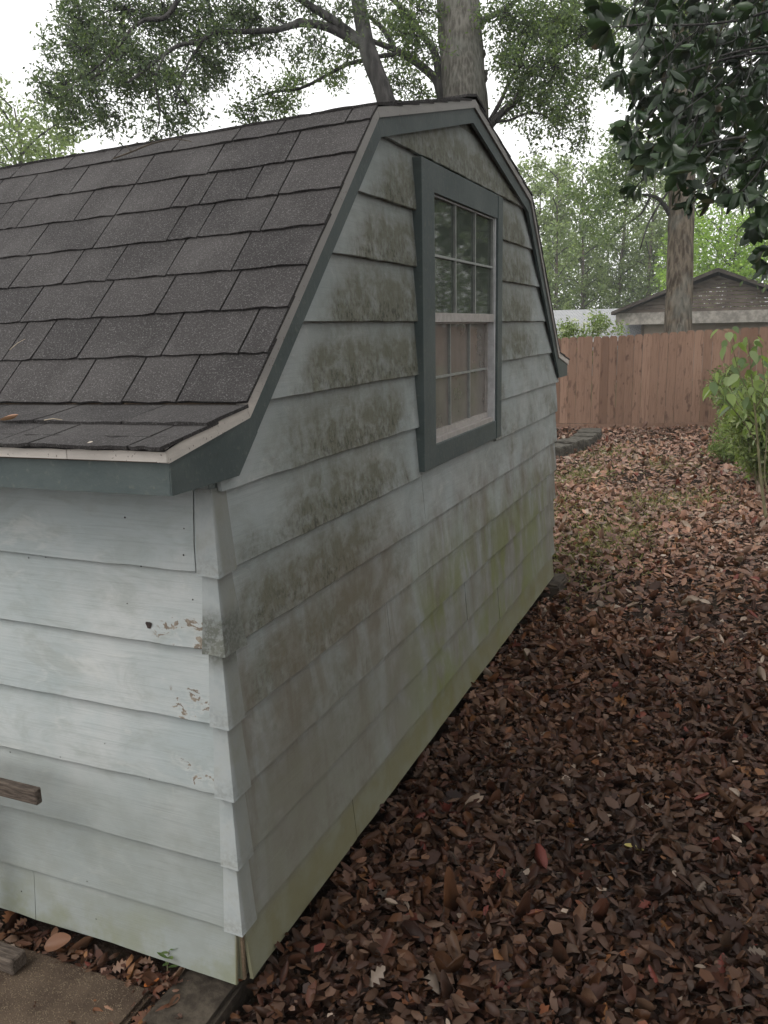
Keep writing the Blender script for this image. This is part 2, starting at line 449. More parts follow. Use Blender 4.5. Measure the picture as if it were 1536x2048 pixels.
M_BARKD = mat_bark('dark_oak_bark', (.035, .033, .033), (.085, .08, .076), 18, 3)
M_BARKP = mat_bark('ridged_bark', (.060, .046, .034), (.20, .165, .125), 17, 3.6, .08)
M_TWIG = mat_plain('twig_bark', (.06, .05, .04), (.11, .09, .07), 20, .9, .1)
M_STRAW = mat_plain('dry_straw', (.38, .31, .22), (.5, .42, .32), 30, .8, .2)
M_STEM = mat_plain('green_stem', (.12, .11, .06), (.20, .18, .10), 12, .7, .2)
M_OAKLEAF = mat_leaf('oak_leaf', .45, .5, .4)
M_BGLEAF = mat_leaf('far_leaf', .38, .6, .25)
M_MAG = mat_leaf('magnolia_leaf', .16, .30, .42)
M_SAP = mat_leaf('sapling_leaf', .38, .5, .3)
M_LITTER = mat_leaf('dead_leaf', .05, .5, .28)
M_GRASS = mat_leaf('grass_blade', .3, .6, .2)
M_GROUND = mat_ground(); M_AGG = mat_aggregate()
def mat_glass(name, dcol, d0, d1):
    t = NT(name); n = t.noise(t.tc.outputs['Object'], 6, 4, .6)
    t.fin((.02, .023, .022), t.map(n, .3, .7, .04, .12), .6)
    tr = t.n.new('ShaderNodeBsdfTransparent'); tr.inputs[0].default_value = (.92, .94, .93, 1)
    gl = t.n.new('ShaderNodeBsdfGlossy'); gl.inputs['Color'].default_value = (1, 1, 1, 1); gl.inputs['Roughness'].default_value = .03
    dust = t.n.new('ShaderNodeBsdfDiffuse'); dust.inputs[0].default_value = (*dcol, 1)
    fr = t.n.new('ShaderNodeFresnel'); fr.inputs[0].default_value = 1.52
    a = t.n.new('ShaderNodeMixShader'); b = t.n.new('ShaderNodeMixShader')
    t.t.links.new(t.math('MULTIPLY_ADD', fr.outputs[0], .85, .02, clamp=True), a.inputs[0])
    t.t.links.new(tr.outputs[0], a.inputs[1]); t.t.links.new(gl.outputs[0], a.inputs[2])
    t.t.links.new(t.math('MULTIPLY', t.map(n, .3, .7, d0, d1), 1.0), b.inputs[0])
    t.t.links.new(a.outputs[0], b.inputs[1]); t.t.links.new(dust.outputs[0], b.inputs[2])
    t.t.links.new(b.outputs[0], t.out.inputs[0])
    return t.m
M_GLASS = mat_glass('screened_glass', (.16, .185, .155), .34, .5)
M_GLASSL = mat_glass('milky_glass', (.37, .335, .30), .42, .66)

# ------------------------------------------------------------------ ground
def sm(a, b, x):
    t = np.clip((x-a)/(b-a), 0, 1); return t*t*(3-2*t)
def gz(x, y):
    x = np.asarray(x, float); y = np.asarray(y, float)
    z = -0.105 + sm(3, 14, y)*(-0.125+0.037*np.clip(x, -6, 6))
    left = (1-sm(-.16, -.02, x))*(1-sm(0.0, .5, y))
    z = z*(1-left) + (-0.048)*left
    z = z - sm(16, 60, y)*1.0
    z = z + .012*np.sin(x*2.1+y*1.3)*np.cos(y*1.7-x) * (1-left)
    return z
def make_ground():
    xs = np.unique(np.concatenate([np.linspace(-130, -14, 14), np.linspace(-14, -3, 14), np.linspace(-3, 4, 57), np.linspace(4, 16, 16), np.linspace(16, 130, 14)]))
    ys = np.unique(np.concatenate([np.linspace(-60, -6, 12), np.linspace(-6, -1, 8), np.linspace(-1, 8, 73), np.linspace(8, 20, 40), np.linspace(20, 70, 20), np.linspace(70, 140, 8)]))
    Xg, Yg = np.meshgrid(xs, ys); Zg = gz(Xg, Yg)
    v = np.stack([Xg.ravel(), Yg.ravel(), Zg.ravel()], 1); nx = len(xs)
    f = [(j*nx+i, j*nx+i+1, (j+1)*nx+i+1, (j+1)*nx+i) for j in range(len(ys)-1) for i in range(nx-1)]
    tag(link('ground', mesh('ground', v, f), M_GROUND, None, True), kind='structure')
make_ground()

# ------------------------------------------------------------------ shed
shed = empty('garden_shed', (0, 0, 0))
tag(shed, 'weathered pale grey-green wooden shed with barn-shaped shingle roof and mildewed lap siding', 'shed')
YC = W_/2
PROF = [(-.19, 1.328), (.11, 1.385), (.89, 2.165), (YC, 2.392), (W_-.89, 2.165), (W_-.11, 1.385), (W_+.19, 1.328)]
def roof_z(y):
    for (a, b), (c, d) in zip(PROF[:-1], PROF[1:]):
        if a <= y <= c: return b+(d-b)*(y-a)/(c-a)
    return PROF[0][1]
def top_limit(y):     # the siding stops just behind the rake trim
    y2 = y if y < YC else W_-y
    return min(y2+1.245, roof_z(y)-.012)
WY0, WY1, WZ0, WZ1 = 1.37, 2.20, 1.155, 2.025            # window opening
gw = MB()
ycol = sorted(set([0, .11, .5, .89, WY0-.06, WY1+.06, YC, W_-.89, W_-.11, W_]))
for a, b in zip(ycol[:-1], ycol[1:]):
    inside = a >= WY0-.061 and b <= WY1+.061
    ra, rb = roof_z(a)-.02, roof_z(b)-.02
    if inside:
        gw.prism([(a, .0), (b, .0), (b, WZ0-.05), (a, WZ0-.05)], 0, -.03, 0)
        gw.prism([(a, WZ1+.05), (b, WZ1+.05), (b, rb), (a, ra)], 0, -.03, 0)
    else:
        gw.prism([(a, .0), (b, .0), (b, rb), (a, ra)], 0, -.03, 0)
gable_wall = gw.build('gable_wall', MS, shed)
side_wall = box('side_wall', (-3.05, 0, 0), (-.031, .03, 1.31), MS, shed)
box('rear_wall', (-3.05, W_-.03, 0), (-.031, W_, 1.31), MS, shed)
eg = MB()
for a, b in zip(ycol[:-1], ycol[1:]):
    eg.prism([(a, 0), (b, 0), (b, roof_z(b)-.02), (a, roof_z(a)-.02)], 0, -3.081, -3.051)
eg.build('end_wall', MS, shed)
box('floor_deck', (-3.05, .0315, .01), (-.031, W_-.031, .05), M_DARK, shed)
for yy in (.16, 1.7, 3.3):
    box('skid', (-3.0, yy, -.10), (-.09, yy+.1, .008), M_TIMBER, shed)

def jag(seed, amp):
    return lambda z: amp*(vnoise(z*46, seed)+.5*vnoise(z*110, seed+1))
def board(plane, parent, ua, ub, zb, zt, seed, ja=None, jb=None, lim=None, wave=.0022, ragged=.0016):
    h = zt-zb; ztop = zt+.024
    nu = max(3, int((ub-ua)/.06)); zr = [0, .012, .3, .62, 1.0]
    cols = [ua+(ub-ua)*i/nu for i in range(nu+1)]
    if lim:
        for k in (.89, YC, W_-.89):
            if ua < k < ub: cols.append(k)
        cols.sort()
    front = []; back = []; V = []; F = []
    nz = len(zr)
    for i, u in enumerate(cols):
        hi = ztop if lim is None else min(ztop, lim(u))
        lo = zb + ragged*(vnoise(u*17, seed)+.7*vnoise(u*61, seed+2))
        lo = min(lo, hi-.0005)
        for s in zr:
            z = lo+(hi-lo)*s
            uu = u
            if i == 0 and ja: uu = u+ja(z)
            if i == len(cols)-1 and jb: uu = u+jb(z)
            off = .022-.018*(z-zb)/(h+.024) + wave*vnoise(u*2.3+z*3, seed+5)*(1-s*.7)
            if s == 0: off -= .0025
            V.append((off, uu, z))
    n1 = len(V)
    for (o, u, z) in V[:n1]: pass
    V += [(o-.0095, u, z) for (o, u, z) in V[:n1]]
    nc = len(cols)
    for i in range(nc-1):
        for j in range(nz-1):
            a = i*nz+j; b = (i+1)*nz+j
            F.append((a, b, b+1, a+1)); F.append((n1+a, n1+a+1, n1+b+1, n1+b))
        F.append((i*nz, n1+i*nz, n1+(i+1)*nz, (i+1)*nz))
        F.append((i*nz+nz-1, (i+1)*nz+nz-1, n1+(i+1)*nz+nz-1, n1+i*nz+nz-1))
    for j in range(nz-1):
        F.append((j, j+1, n1+j+1, n1+j)); e = (nc-1)*nz+j
        F.append((e, n1+e, n1+e+1, e+1))
    if plane == 'gable': V = [(o, u, z) for o, u, z in V]
    elif plane == 'side': V = [(-u, -o, z) for o, u, z in V]
    elif plane == 'rear': V = [(-u, W_+o, z) for o, u, z in V]
    me = mesh('siding_board', V, F)
    bm = bmesh.new(); bm.from_mesh(me); bmesh.ops.recalc_face_normals(bm, faces=bm.faces); bm.to_mesh(me); bm.free()
    return link('siding_board', me, MS, parent)

zline = [0.0] + [Z0+E_*k for k in range(13)]
CY0, CY1, CZ0, CZ1 = 1.245, 2.275, 1.075, 2.12            # outside of the casing
def ucross(z, right=False):
    # where the siding course meets the rake at height z
    if z <= 1.262: return 0.0
    y = z-1.245
    if y > .90: y = .90
    return max(0.0, y)
for k in range(13):
    zb, zt = zline[k], zline[k+1]
    if zb > 2.34: break
    ua = 0.012 if zb < 1.2 else max(.012, ucross(zb)); ub = W_-ua
    if zb > 2.165:
        w = (2.38-zb)/(.227/.95); ua, ub = YC-w, YC+w
    segs = [(ua, ub, None, None)]
    if zt > CZ0+.03 and zb < CZ1-.01:
        segs = [(ua, CY0+.02, None, None), (CY1-.02, ub, None, None)]
    else:
        cut = {0: .64, 1: 2.35, 2: 1.81, 3: .95, 4: 2.75, 5: 1.298, 6: 3.01}.get(k)
        if cut:
            j = jag(k, .0012)
            segs = [(ua, cut-.0014, None, j), (cut+.0014, ub, j, None)]
    for s, (a, b, ja, jb) in enumerate(segs):
        board('gable', gable_wall, a, b, zb, zt, k*7+s*3+1, ja, jb, top_limit if zt > 1.25 else None)
# long wall: seven courses, the top one split near the corner, the lowest butted
for k in range(7):
    zb, zt = zline[k], min(zline[k+1], 1.262)
    if k == 6:
        j = jag(31, .0035)
        board('side', side_wall, .004, .037, zb, zt, 90, None, j)
        board('side', side_wall, .041, 3.05, zb, zt, 91, j, None)
    elif k == 0:
        j = jag(35, .0012)
        board('side', side_wall, .004, .650, zb, zt, 92, None, j, wave=.003)
        board('side', side_wall, .6525, 3.05, zb, zt, 93, j, None, wave=.003)
    else:
        board('side', side_wall, .004, 3.05, zb, zt, 94+k, wave=.003)
    board('rear', side_wall if False else shed, .004, 3.05, zb, zt, 120+k)

# nail heads and small holes on the long wall
def nail(x, z, r=.0032):
    me = bpy.data.meshes.get('nail_head')
    if me is None:
        m = MB(); n = 7
        m.add([(0, -.0012, 0)]+[(math.cos(2*math.pi*i/n), 0, math.sin(2*math.pi*i/n)) for i in range(n)], [(0, 1+(i+1) % n, 1+i) for i in range(n)])
        me = mesh('nail_head', m.v, m.f)
    o = link('nail_head', me, M_NAIL, side_wall)
    fr = ((z-Z0) % E_)
    o.location = (x, -(.0235-.018*fr/(E_+.024)), z); o.scale = (r, 1, r)
M_NAIL = mat_plain('rusty_nail', (.025, .02, .018), (.06, .045, .04), 50, .8, .2)
for a in [(50, 1118), (84, 1117), (246, 1036), (365, 1058), (367, 1110), (284, 1132), (252, 1208), (382, 1201), (208, 1488), (14, 1508), (122, 1513), (301, 1557), (426, 1595), (40, 1785), (175, 1762), (190, 1840)]:
    p = on(a[0], a[1], 1, -.02); nail(p[0], p[2], random.uniform(.0016, .0028))
hm = MB(); c = on(298, 1250, 1, -.021)
ring = [(c[0]+.0075*math.cos(t)*(1+.35*math.sin(3*t)), -.0225, c[2]+.011*math.sin(t)*(1+.3*math.cos(2*t))) for t in np.linspace(0, 2*math.pi, 14)[:-1]]
hm.add(ring+[(p[0]*.5+c[0]*.5, -.0228, p[2]*.5+c[2]*.5) for p in ring], [(i, (i+1) % 13, 13+(i+1) % 13, 13+i) for i in range(13)]+[tuple(range(13, 26))])
hm.build('knot_hole', M_NAIL, side_wall)

# corner flashing caps
def cap(k, zb, zt, splay, wa, wb, twist=0.0):
    h = zt-zb; V = []; F = []
    rows = [0, .35, .7, 1.0]
    for s in rows:
        z = zb-.004+(h+.012)*s
        o = .0238-.018*(z-zb)/(h+.024)+splay*(1-s)**2
        ob_ = o; ex = splay*1.2*(1-s)**2
        tw = twist*(1-s)
        V += [(-wa+tw, -(o+.001+ex*.4), z), (-wa*.4+tw, -(o+.0012), z+.0005), (o+tw*.3, -o, z-.003*(1-s)), (o+.0012+tw*.2, wb*.5, z), (o+.001+ex, wb, z+.001)]
    n = 5
    for r in range(len(rows)-1):
        for i in range(n-1):
            a = r*n+i; F.append((a, a+1, a+1+n, a+n))
    me = mesh('corner_cap', V, F)
    o = link('corner_cap', me, MF, shed)
    so = o.modifiers.new('thickness', 'SOLIDIFY'); so.thickness = .0015; so.offset = 1
    return o
for k, (splay, wa, wb, tw) in {1: (.0, .026, .040, .0), 2: (.0, .024, .043, .002), 3: (.0015, .027, .046, .002), 4: (.0005, .025, .042, .0),
                               5: (.007, .029, .047, .004), 6: (.0005, .031, .045, .0)}.items():
    cap(k, zline[k], min(zline[k+1], 1.255), splay, wa, wb, tw)
box('corner_post', (-.010, .001, .0), (.006, .010, .15), M_TIMBERL, shed)

# eave fascia, rake trim, return, drip edge
box('fascia', (-3.09, -.182, 1.262), (.0349, -.162, 1.332), MT, shed)
box('soffit', (-3.09, -.161, 1.266), (.0, -.001, 1.278), MT, shed)
box('fascia', (-3.09, W_+.162, 1.262), (.0349, W_+.182, 1.332), MT, shed)
RX0, RX1 = .0225, .0365
def offset_line(p, q, d):
    # shift a 2D segment to its right-hand side by d
    dx, dy = q[0]-p[0], q[1]-p[1]; l = math.hypot(dx, dy); nx, ny = dy/l, -dx/l
    return (p[0]+nx*d, p[1]+ny*d), (q[0]+nx*d, q[1]+ny*d)
def isect(a, b):
    (x1, y1), (x2, y2) = a; (x3, y3), (x4, y4) = b
    d = (x1-x2)*(y3-y4)-(y1-y2)*(x3-x4)
    return (((x1*y2-y1*x2)*(x3-x4)-(x1-x2)*(x3*y4-y3*x4))/d, ((x1*y2-y1*x2)*(y3-y4)-(y1-y2)*(x3*y4-y3*x4))/d)
segs = list(zip(PROF[:-1], PROF[1:]))
TW = .052
low = [offset_line(p, q, TW) for p, q in segs]
for m in (1, -1):
    mir = (lambda p: p) if m == 1 else (lambda p: (W_-p[0], p[1]))
    # eave return: closed end of the flared eave
    q = MB()
    lowk = isect(low[1], ((-.5, 1.262), (.5, 1.262)))
    poly = [(-.181, 1.262), lowk, offset_line(PROF[1], PROF[2], TW)[0], PROF[1], (-.181, PROF[0][1]+.002)]
    poly = [mir(p) for p in poly]
    q.prism(poly if m == 1 else poly[::-1], 0, RX0+.0015, RX1+.0015); q.build('eave_return', MT, shed)
    # soffit return body behind it
    q = MB(); q.prism([mir(p) for p in [(-.16, 1.28), (-.002, 1.28), (-.002, 1.33), (-.16, 1.315)]], 0, -3.05, RX0-.001); q.build('eave_box', MT, shed)
    # steep rake board
    a = offset_line(PROF[1], PROF[2], TW)[0]; b = isect(low[1], low[2])
    q = MB(); q.prism([mir(p) for p in [PROF[1], a, b, PROF[2]]], 0, RX0, RX1); q.build('rake_board', MT, shed)
    # upper rake board
    b2 = (YC, isect(low[2], low[3])[1])
    q = MB(); q.prism([mir(p) for p in [(PROF[2][0]+.0006, PROF[2][1]), (b[0]+.0006, b[1]), b2, (YC, PROF[3][1])]], 0, RX0, RX1-.0008*(m < 0)); q.build('rake_board', MT, shed)
# drip edge along the rake and the eave
UP = .028
hi = [offset_line(p, q, -UP) for p, q in segs]
def hipt(i):
    if i == 0: return hi[0][0]
    if i == 6: return hi[5][1]
    return isect(hi[i-1], hi[i])
for i, (p, q_) in enumerate(segs):
    q = MB(); a, b = hipt(i), hipt(i+1)
    e = .0007
    dx, dy = q_[0]-p[0], q_[1]-p[1]; l = math.hypot(dx, dy); ex, ey = dx/l*e, dy/l*e
    sag = .0
    q.prism([(p[0]+ex, p[1]+ey), (q_[0]-ex, q_[1]-ey), (b[0]-ex, b[1]-ey), (a[0]+ex, a[1]+ey)], 0, RX1-.022, RX1+.007)
    q.build('drip_edge', MD, shed)
ep0 = hipt(0)
for x0, x1 in ((-3.09, -.2035), (-.2015, RX1+.0065)):
    q = MB(); q.prism([(-.197, 1.331), (-.187, 1.331), (-.187, 1.366), (-.1975, 1.362)], 0, x0, x1); q.build('drip_edge', MD, shed)

# roof deck
roof = MB()
for i, (p, q_) in enumerate(segs):
    a, b = hipt(i), hipt(i+1)
    roof.prism([p, q_, b, a], 0, -3.09, RX1-.0225)
roof = roof.build('roof', M_DECK, shed)

# shingles
def shingle_mesh(v):
    rr = np.random.default_rng(50+v); nx, ny = 6, 3
    V = []; F = []
    top = []
    for j in range(ny+1):
        s = j/ny
        for i in range(nx+1):
            x = i/nx-.5; y = s*.20
            if j == 0: y += rr.uniform(-.0022, .0022)
            z = .009*(1-s)+.0015+.0012*rr.uniform(-1, 1)*(1-s)+(.0008*math.sin(i*1.3+v) if j == 0 else 0)
            V.append((x, y, z))
    n1 = len(V)
    V += [(x, y+(.001 if k <= nx else 0), z-.0075) for k, (x, y, z) in enumerate(V[:n1])]
    w = nx+1
    for j in range(ny):
        for i in range(nx):
            a = j*w+i; F.append((a, a+1, a+w+1, a+w))
    for i in range(nx): F.append((i, n1+i, n1+i+1, i+1))
    for j in range(ny):
        a = j*w; F.append((a, a+w, n1+a+w, n1+a)); a = j*w+nx; F.append((a, n1+a, n1+a+w, a+w))
    me = mesh('shingle', V, F); me.materials.append(MSH); return me
SHM = [shingle_mesh(v) for v in range(8)]
def slope_frame(i):
    a, b = np.array(hipt(i)), np.array(hipt(i+1)); d = (b-a); L = np.linalg.norm(d); d /= L
    return a, d, L
def shingle_rows(i, starts, rev=False):
    a, d, L = slope_frame(i); L_ = L
    if rev: a = a+d*L; d = -d
    up = np.array([-d[1], d[0]])
    if up[1] < 0: up = -up
    out = []
    for r, s in enumerate(starts):
        x = RX1+.013+random.uniform(-.001, .001)
        first = True
        while x > -3.08:
            w = random.choice([.10, .155, .20, .205, .22, .235, .25, .26]) if not first else random.choice([.08, .12, .19, .22])
            first = False
            out.append((x-w/2, a[0]+d[0]*s, a[1]+d[1]*s, d, up, w, min(1.0, (L_-s+.004)/.2)))
            x -= w
    return out
def put_shingle(t):
    x, y, z, d, up, w, r = t
    me = random.choice(SHM)
    o = bpy.data.objects.new('shingle', me); COL.objects.link(o); o.parent = roof
    X = Vector((1, 0, 0)); Yv = Vector((0, d[0], d[1])); Zv = Vector((0, up[0], up[1]))
    if X.cross(Yv).dot(Zv) < 0: X = -X
    R3 = Matrix((X, Yv, Zv)).transposed().to_4x4()
    ang = random.uniform(-.0025, .0025)
    o.matrix_basis = Matrix.Translation((x, y+up[0]*.002, z+up[1]*.002)) @ R3 @ Matrix.Rotation(ang, 4, 'Z') @ Matrix.Diagonal((w-.005, r, 1, 1))
a0, d0, L0 = slope_frame(0)
flare = shingle_rows(0, [-.022, .135])
# the course that bends over the knee and the steep courses above it
steep_starts = [.004+.1465*k for k in range(8)]
steep = shingle_rows(1, steep_starts)
for t in flare+steep: put_shingle(t)
def bake(name, rows):
    V = []; F = []
    for (x, y, z, d, up, w, r) in rows:
        me = random.choice(SHM); b = len(V)
        X = np.array([1, 0, 0]); Yv = np.array([0, d[0], d[1]]); Zv = np.array([0, up[0], up[1]])
        for v in me.vertices:
            V.append(np.array([x, y+up[0]*.002, z+up[1]*.002])+X*v.co.x*(w-.0065)+Yv*v.co.y*r+Zv*v.co.z)
        for p in me.polygons: F.append(tuple(b+i for i in p.vertices))
    o = link(name, mesh(name, V, F), MSH, roof); tag(o, kind='stuff'); return o
up1 = shingle_rows(2, [.0+.147*k for k in range(6)])
bake('shingle_field', up1)
bake('shingle_field', shingle_rows(3, [.0+.147*k for k in range(6)], True))
bake('shingle_field', shingle_rows(4, steep_starts, True))
bake('shingle_field', shingle_rows(5, [-.022, .135], True))
# ridge caps
pk = hipt(3)
x = RX1+.012
while x > -3.05:
    q = MB()
    for sgn in (-1, 1):
        q.prism([(pk[0], pk[1]+.020), (pk[0]+sgn*.13, pk[1]-.010), (pk[0]+sgn*.13, pk[1]-.019), (pk[0], pk[1]+.010)], 0, x-.2, x)
    q.build('ridge_shingle', MSH, roof); x -= .16

# starter strip: ragged dark edge under the lowest course
q = MB(); n_ = 90
V = []
for i in range(n_+1):
    xx = RX1+.012-(RX1+.012+3.09)*i/n_
    V += [(xx, -.207+.003*vnoise(i*1.9, 3), 1.360+.001*vnoise(i*.7, 1)), (xx, -.15, 1.374), (xx, -.15, 1.368), (xx, -.207+.003*vnoise(i*1.9, 3), 1.3535-.0018*abs(vnoise(i*2.7, 8)))]
q.add(V, [(i*4+a, i*4+(a+1) % 4, i*4+4+(a+1) % 4, i*4+4+a) for i in range(n_) for a in range(4)])
q.build('starter_strip', M_HROOF0, roof)
# the whole roof sags a little towards its far-left end
def sag(x, z): return min(0.0, x)*(.012+.022*min(1.0, max(0.0, (z-1.3)/.85)))
def sag_mesh(o):
    me = o.data
    if me.get('sagged'): return
    me['sagged'] = 1
    for v in me.vertices: v.co.z += sag(v.co.x, v.co.z)
    me.update()
for o in list(shed.children):
    if o.type == 'MESH' and o.name.split('.')[0] in ('fascia', 'soffit', 'eave_box', 'drip_edge', 'roof'): sag_mesh(o)
for o in list(roof.children):
    if o.name.split('.')[0] == 'shingle':
        l = o.location.copy(); kk = .012+.022*min(1, max(0, (l.z-1.3)/.85))
        o.matrix_basis = Matrix.Translation((0, 0, sag(l.x, l.z))) @ Matrix.Translation(l) @ Matrix.Rotation(-kk, 4, 'Y') @ Matrix.Translation(-l) @ o.matrix_basis
    else: sag_mesh(o)

# ------------------------------------------------------------------ window (a part of the shed)
window = box('window', (-.075, CY0+.02, CZ0+.06), (-.0305, CY1-.02, CZ0+.079), M_ALU, shed)
FX = .040
def casing(y0, y1, z0, z1, x1=FX):
    q = MB(); q.box((-.029, y0, z0), (x1, y1, z1)); q.build('casing', MT, window, .0015)
casing(CY0, WY0, CZ0, CZ1)
casing(WY1, CY1, CZ0, CZ1)
casing(WY0+.0005, WY1-.0005, WZ1, CZ1+.001, FX-.003)
casing(WY0+.0005, WY1-.0005, CZ0-.001, WZ0, FX-.003)
fr = MB()
fr.box((-.02, WY1-.022, WZ0), (.030, WY1-.0005, WZ1)); fr.build('window_track', M_ALUW, window)
fr = MB(); fr.box((-.02, WY0+.0005, WZ0), (.026, WY0+.014, WZ1)); fr.build('window_track', M_ALUW, window)
fr = MB(); fr.box((-.02, WY0+.0145, WZ0), (.026, WY1-.0225, WZ0+.018)); fr.build('window_sill', M_ALU, window)
uy0, uy1, uz0, uz1 = WY0+.015, WY1-.023, 1.592, WZ1-.001
ly0, ly1, lz0, lz1 = WY0+.015, WY1-.023, WZ0+.019, 1.5915
us = MB(); us.box((.004, uy0, uz0), (.029, uy1, 1.625)); us.build('meeting_rail', M_ALU, window)
def sash(x0, x1, y0, y1, z0, z1, st, bot, top, mat, glass):
    q = MB(); q.box((x0, y0, z0), (x1, y0+st, z1)); q.build('sash_stile', mat, window)
    q = MB(); q.box((x0, y1-st, z0), (x1, y1, z1)); q.build('sash_stile', mat, window)
    if bot:
        q = MB(); q.box((x0, y0+st, z0), (x1, y1-st, z0+bot)); q.build('sash_rail', mat, window)
    if top:
        q = MB(); q.box((x0, y0+st, z1-top), (x1, y1-st, z1)); q.build('sash_rail', mat, window)
    Y0, Y1, Z0_, Z1_ = y0+st, y1-st, z0+bot, z1-top
    xm = (x0+x1)/2; mw = .0042
    ys = [Y0, Y0+(Y1-Y0)/3, Y0+(Y1-Y0)*2/3, Y1]; zs = [Z0_, (Z0_+Z1_)/2, Z1_]
    for y in ys[1:3]:
        q = MB(); q.box((xm-.004, y-mw, Z0_), (x1-.001, y+mw, Z1_)); q.build('muntin', M_MUNT, window)
    for i in range(3):
        q = MB(); q.box((xm-.004, ys[i]+mw*(i > 0), zs[1]-mw), (x1-.0015, ys[i+1]-mw*(i < 2), zs[1]+mw)); q.build('muntin', M_MUNT, window)
    for i in range(3):
        for j in range(2):
            q = MB(); q.box((xm-.0035, ys[i]+mw*(i > 0), zs[j]+mw*(j > 0)), (xm-.0005, ys[i+1]-mw*(i < 2), zs[j+1]-mw*(j < 1)))
            q.build('pane', glass, window)
sash(.006, .026, uy0, uy1, 1.6255, uz1, .012, 0, .006, M_MUNT, M_GLASS)
sash(-.018, .003, ly0, ly1, lz0, lz1, .014, .022, .006, M_ALU, M_GLASSL)
for z_a, z_b, bmat in ((WZ0+.02, 1.58, M_BLIND), (1.60, WZ1, M_BLINDU)):
    bl = MB(); z = z_a
    while z < z_b:
        bl.add([(-.040, WY0-.02, z), (-.040, WY1+.03, z), (-.030, WY1+.03, z+.0215), (-.030, WY0-.02, z+.0215)], [(0, 1, 2, 3)]); z += .022
    tag(bl.build('blind', bmat, window), kind='stuff')
# a twig and a leaf lying on the roof are added with the loose leaves below

# ------------------------------------------------------------------ leaves: vectorised builder
T_RH = (np.array([(0, 0, 0), (.45, -.5, .12), (1, 0, 0), (.45, .5, .12)], float), [(0, 1, 2), (0, 2, 3)])
T_OV = (np.array([(0, 0, 0), (.3, 0, -.05), (.65, 0, -.04), (1, 0, .06),
                  (.22, -.40, .05), (.58, -.46, .08), (.86, -.22, .07), (.22, .40, .05), (.58, .46, .08), (.86, .22, .07)], float),
        [(0, 4, 1), (1, 4, 5, 2), (2, 5, 6), (2, 6, 3), (0, 1, 7), (1, 2, 8, 7), (2, 9, 8), (2, 3, 9)])
def unit(v): return v/(np.linalg.norm(v, axis=-1, keepdims=True)+1e-9)
def leaf_arrays(C, D, Nn, L, Wd, colr, tpl, curl=None):
    tv, tf = tpl; n = len(C); k = len(tv)
    D = unit(D); S = unit(np.cross(Nn, D)); Nn = np.cross(D, S)
    if curl is None: curl = np.ones(n)
    V = (C[:, None, :] + D[:, None, :]*(tv[None, :, 0, None]*L[:, None, None])
         + S[:, None, :]*(tv[None, :, 1, None]*Wd[:, None, None])
         + Nn[:, None, :]*(tv[None, :, 2, None]*(L*curl)[:, None, None])).reshape(-1, 3)
    sizes = np.array([len(f) for f in tf]); flat = np.concatenate([np.array(f) for f in tf])
    loops = (flat[None, :]+(np.arange(n)*k)[:, None]).ravel()
    cc = np.ones((n, k, 4), np.float32); cc[:, :, :3] = colr[:, None, :]
    return V, loops, np.tile(sizes, n), cc.reshape(-1, 4)
def arrays_mesh(name, parts):
    off = 0; Vs, Ls, Ts, Cs = [], [], [], []
    for V, l, t, c in parts:
        Vs.append(V); Ls.append(l+off); Ts.append(t); Cs.append(c); off += len(V)
    V = np.concatenate(Vs); loops = np.concatenate(Ls); tot = np.concatenate(Ts); cc = np.concatenate(Cs)
    start = np.concatenate([[0], np.cumsum(tot)[:-1]])
    me = bpy.data.meshes.new(name)
    me.vertices.add(len(V)); me.vertices.foreach_set('co', V.astype(np.float32).ravel())
    me.loops.add(len(loops)); me.loops.foreach_set('vertex_index', loops.astype(np.int32))
    me.polygons.add(len(tot)); me.polygons.foreach_set('loop_start', start.astype(np.int32)); me.polygons.foreach_set('loop_total', tot.astype(np.int32))
    me.update(calc_edges=True)
    at_ = me.color_attributes.new('Col', 'FLOAT_COLOR', 'POINT'); at_.data.foreach_set('color', cc.astype(np.float32).ravel())
    return me
def leaf_mesh(name, C, D, Nn, L, Wd, colr, tpl=T_RH, curl=None):
    return arrays_mesh(name, [leaf_arrays(C, D, Nn, L, Wd, colr, tpl, curl)])
def rand_dirs(n):
    return unit(rng.normal(size=(n, 3)))
def lerp_cols(n, cols, jit=.15):
    cols = np.array(cols); i = rng.integers(0, len(cols), n); j = rng.integers(0, len(cols), n)
    t = rng.random((n, 1)); c = cols[i]*t+cols[j]*(1-t)
    return c*(1+jit*rng.normal(size=(n, 1))).clip(.4, 1.8)

# ------------------------------------------------------------------ leaf litter
BROWNS = [(.100, .043, .028), (.150, .072, .043), (.060, .027, .018), (.20, .108, .067), (.125, .048, .028), (.22, .132, .088), (.175, .076, .034)]
def in_shed(x, y): return (x < .012) & (x > -3.05) & (y > -.012) & (y < W_)
def lobed():
    out = [(.10, .07), (.22, .36), (.32, .15), (.47, .52), (.57, .20), (.73, .44), (.82, .16), (.92, .20)]
    V = [(0, 0, 0), (.35, 0, -.03), (.7, 0, -.04), (1, 0, .05)]
    for sg in (-1, 1):
        for x, w in out: V.append((x, sg*w, .02+.22*w*(.6+.4*math.sin(x*19+sg))))
    l, r = list(range(4, 12)), list(range(12, 20))
    F = [(0, l[0], l[1], l[2], 1), (1, l[2], l[3], l[4], 2), (2, l[4], l[5], l[6], l[7], 3),
         (0, 1, r[2], r[1], r[0]), (1, 2, r[4], r[3], r[2]), (2, 3, r[7], r[6], r[5], r[4])]
    return np.array(V, float), F
T_LOB = lobed()
T_CURL = (np.array([(0, 0, 0), (.3, 0, -.10), (.65, 0, -.06), (1, 0, .16), (.2, -.30, .10), (.55, -.36, .20), (.88, -.2, .22), (.2, .34, .02), (.55, .44, .10), (.88, .2, .2)], float), T_OV[1])
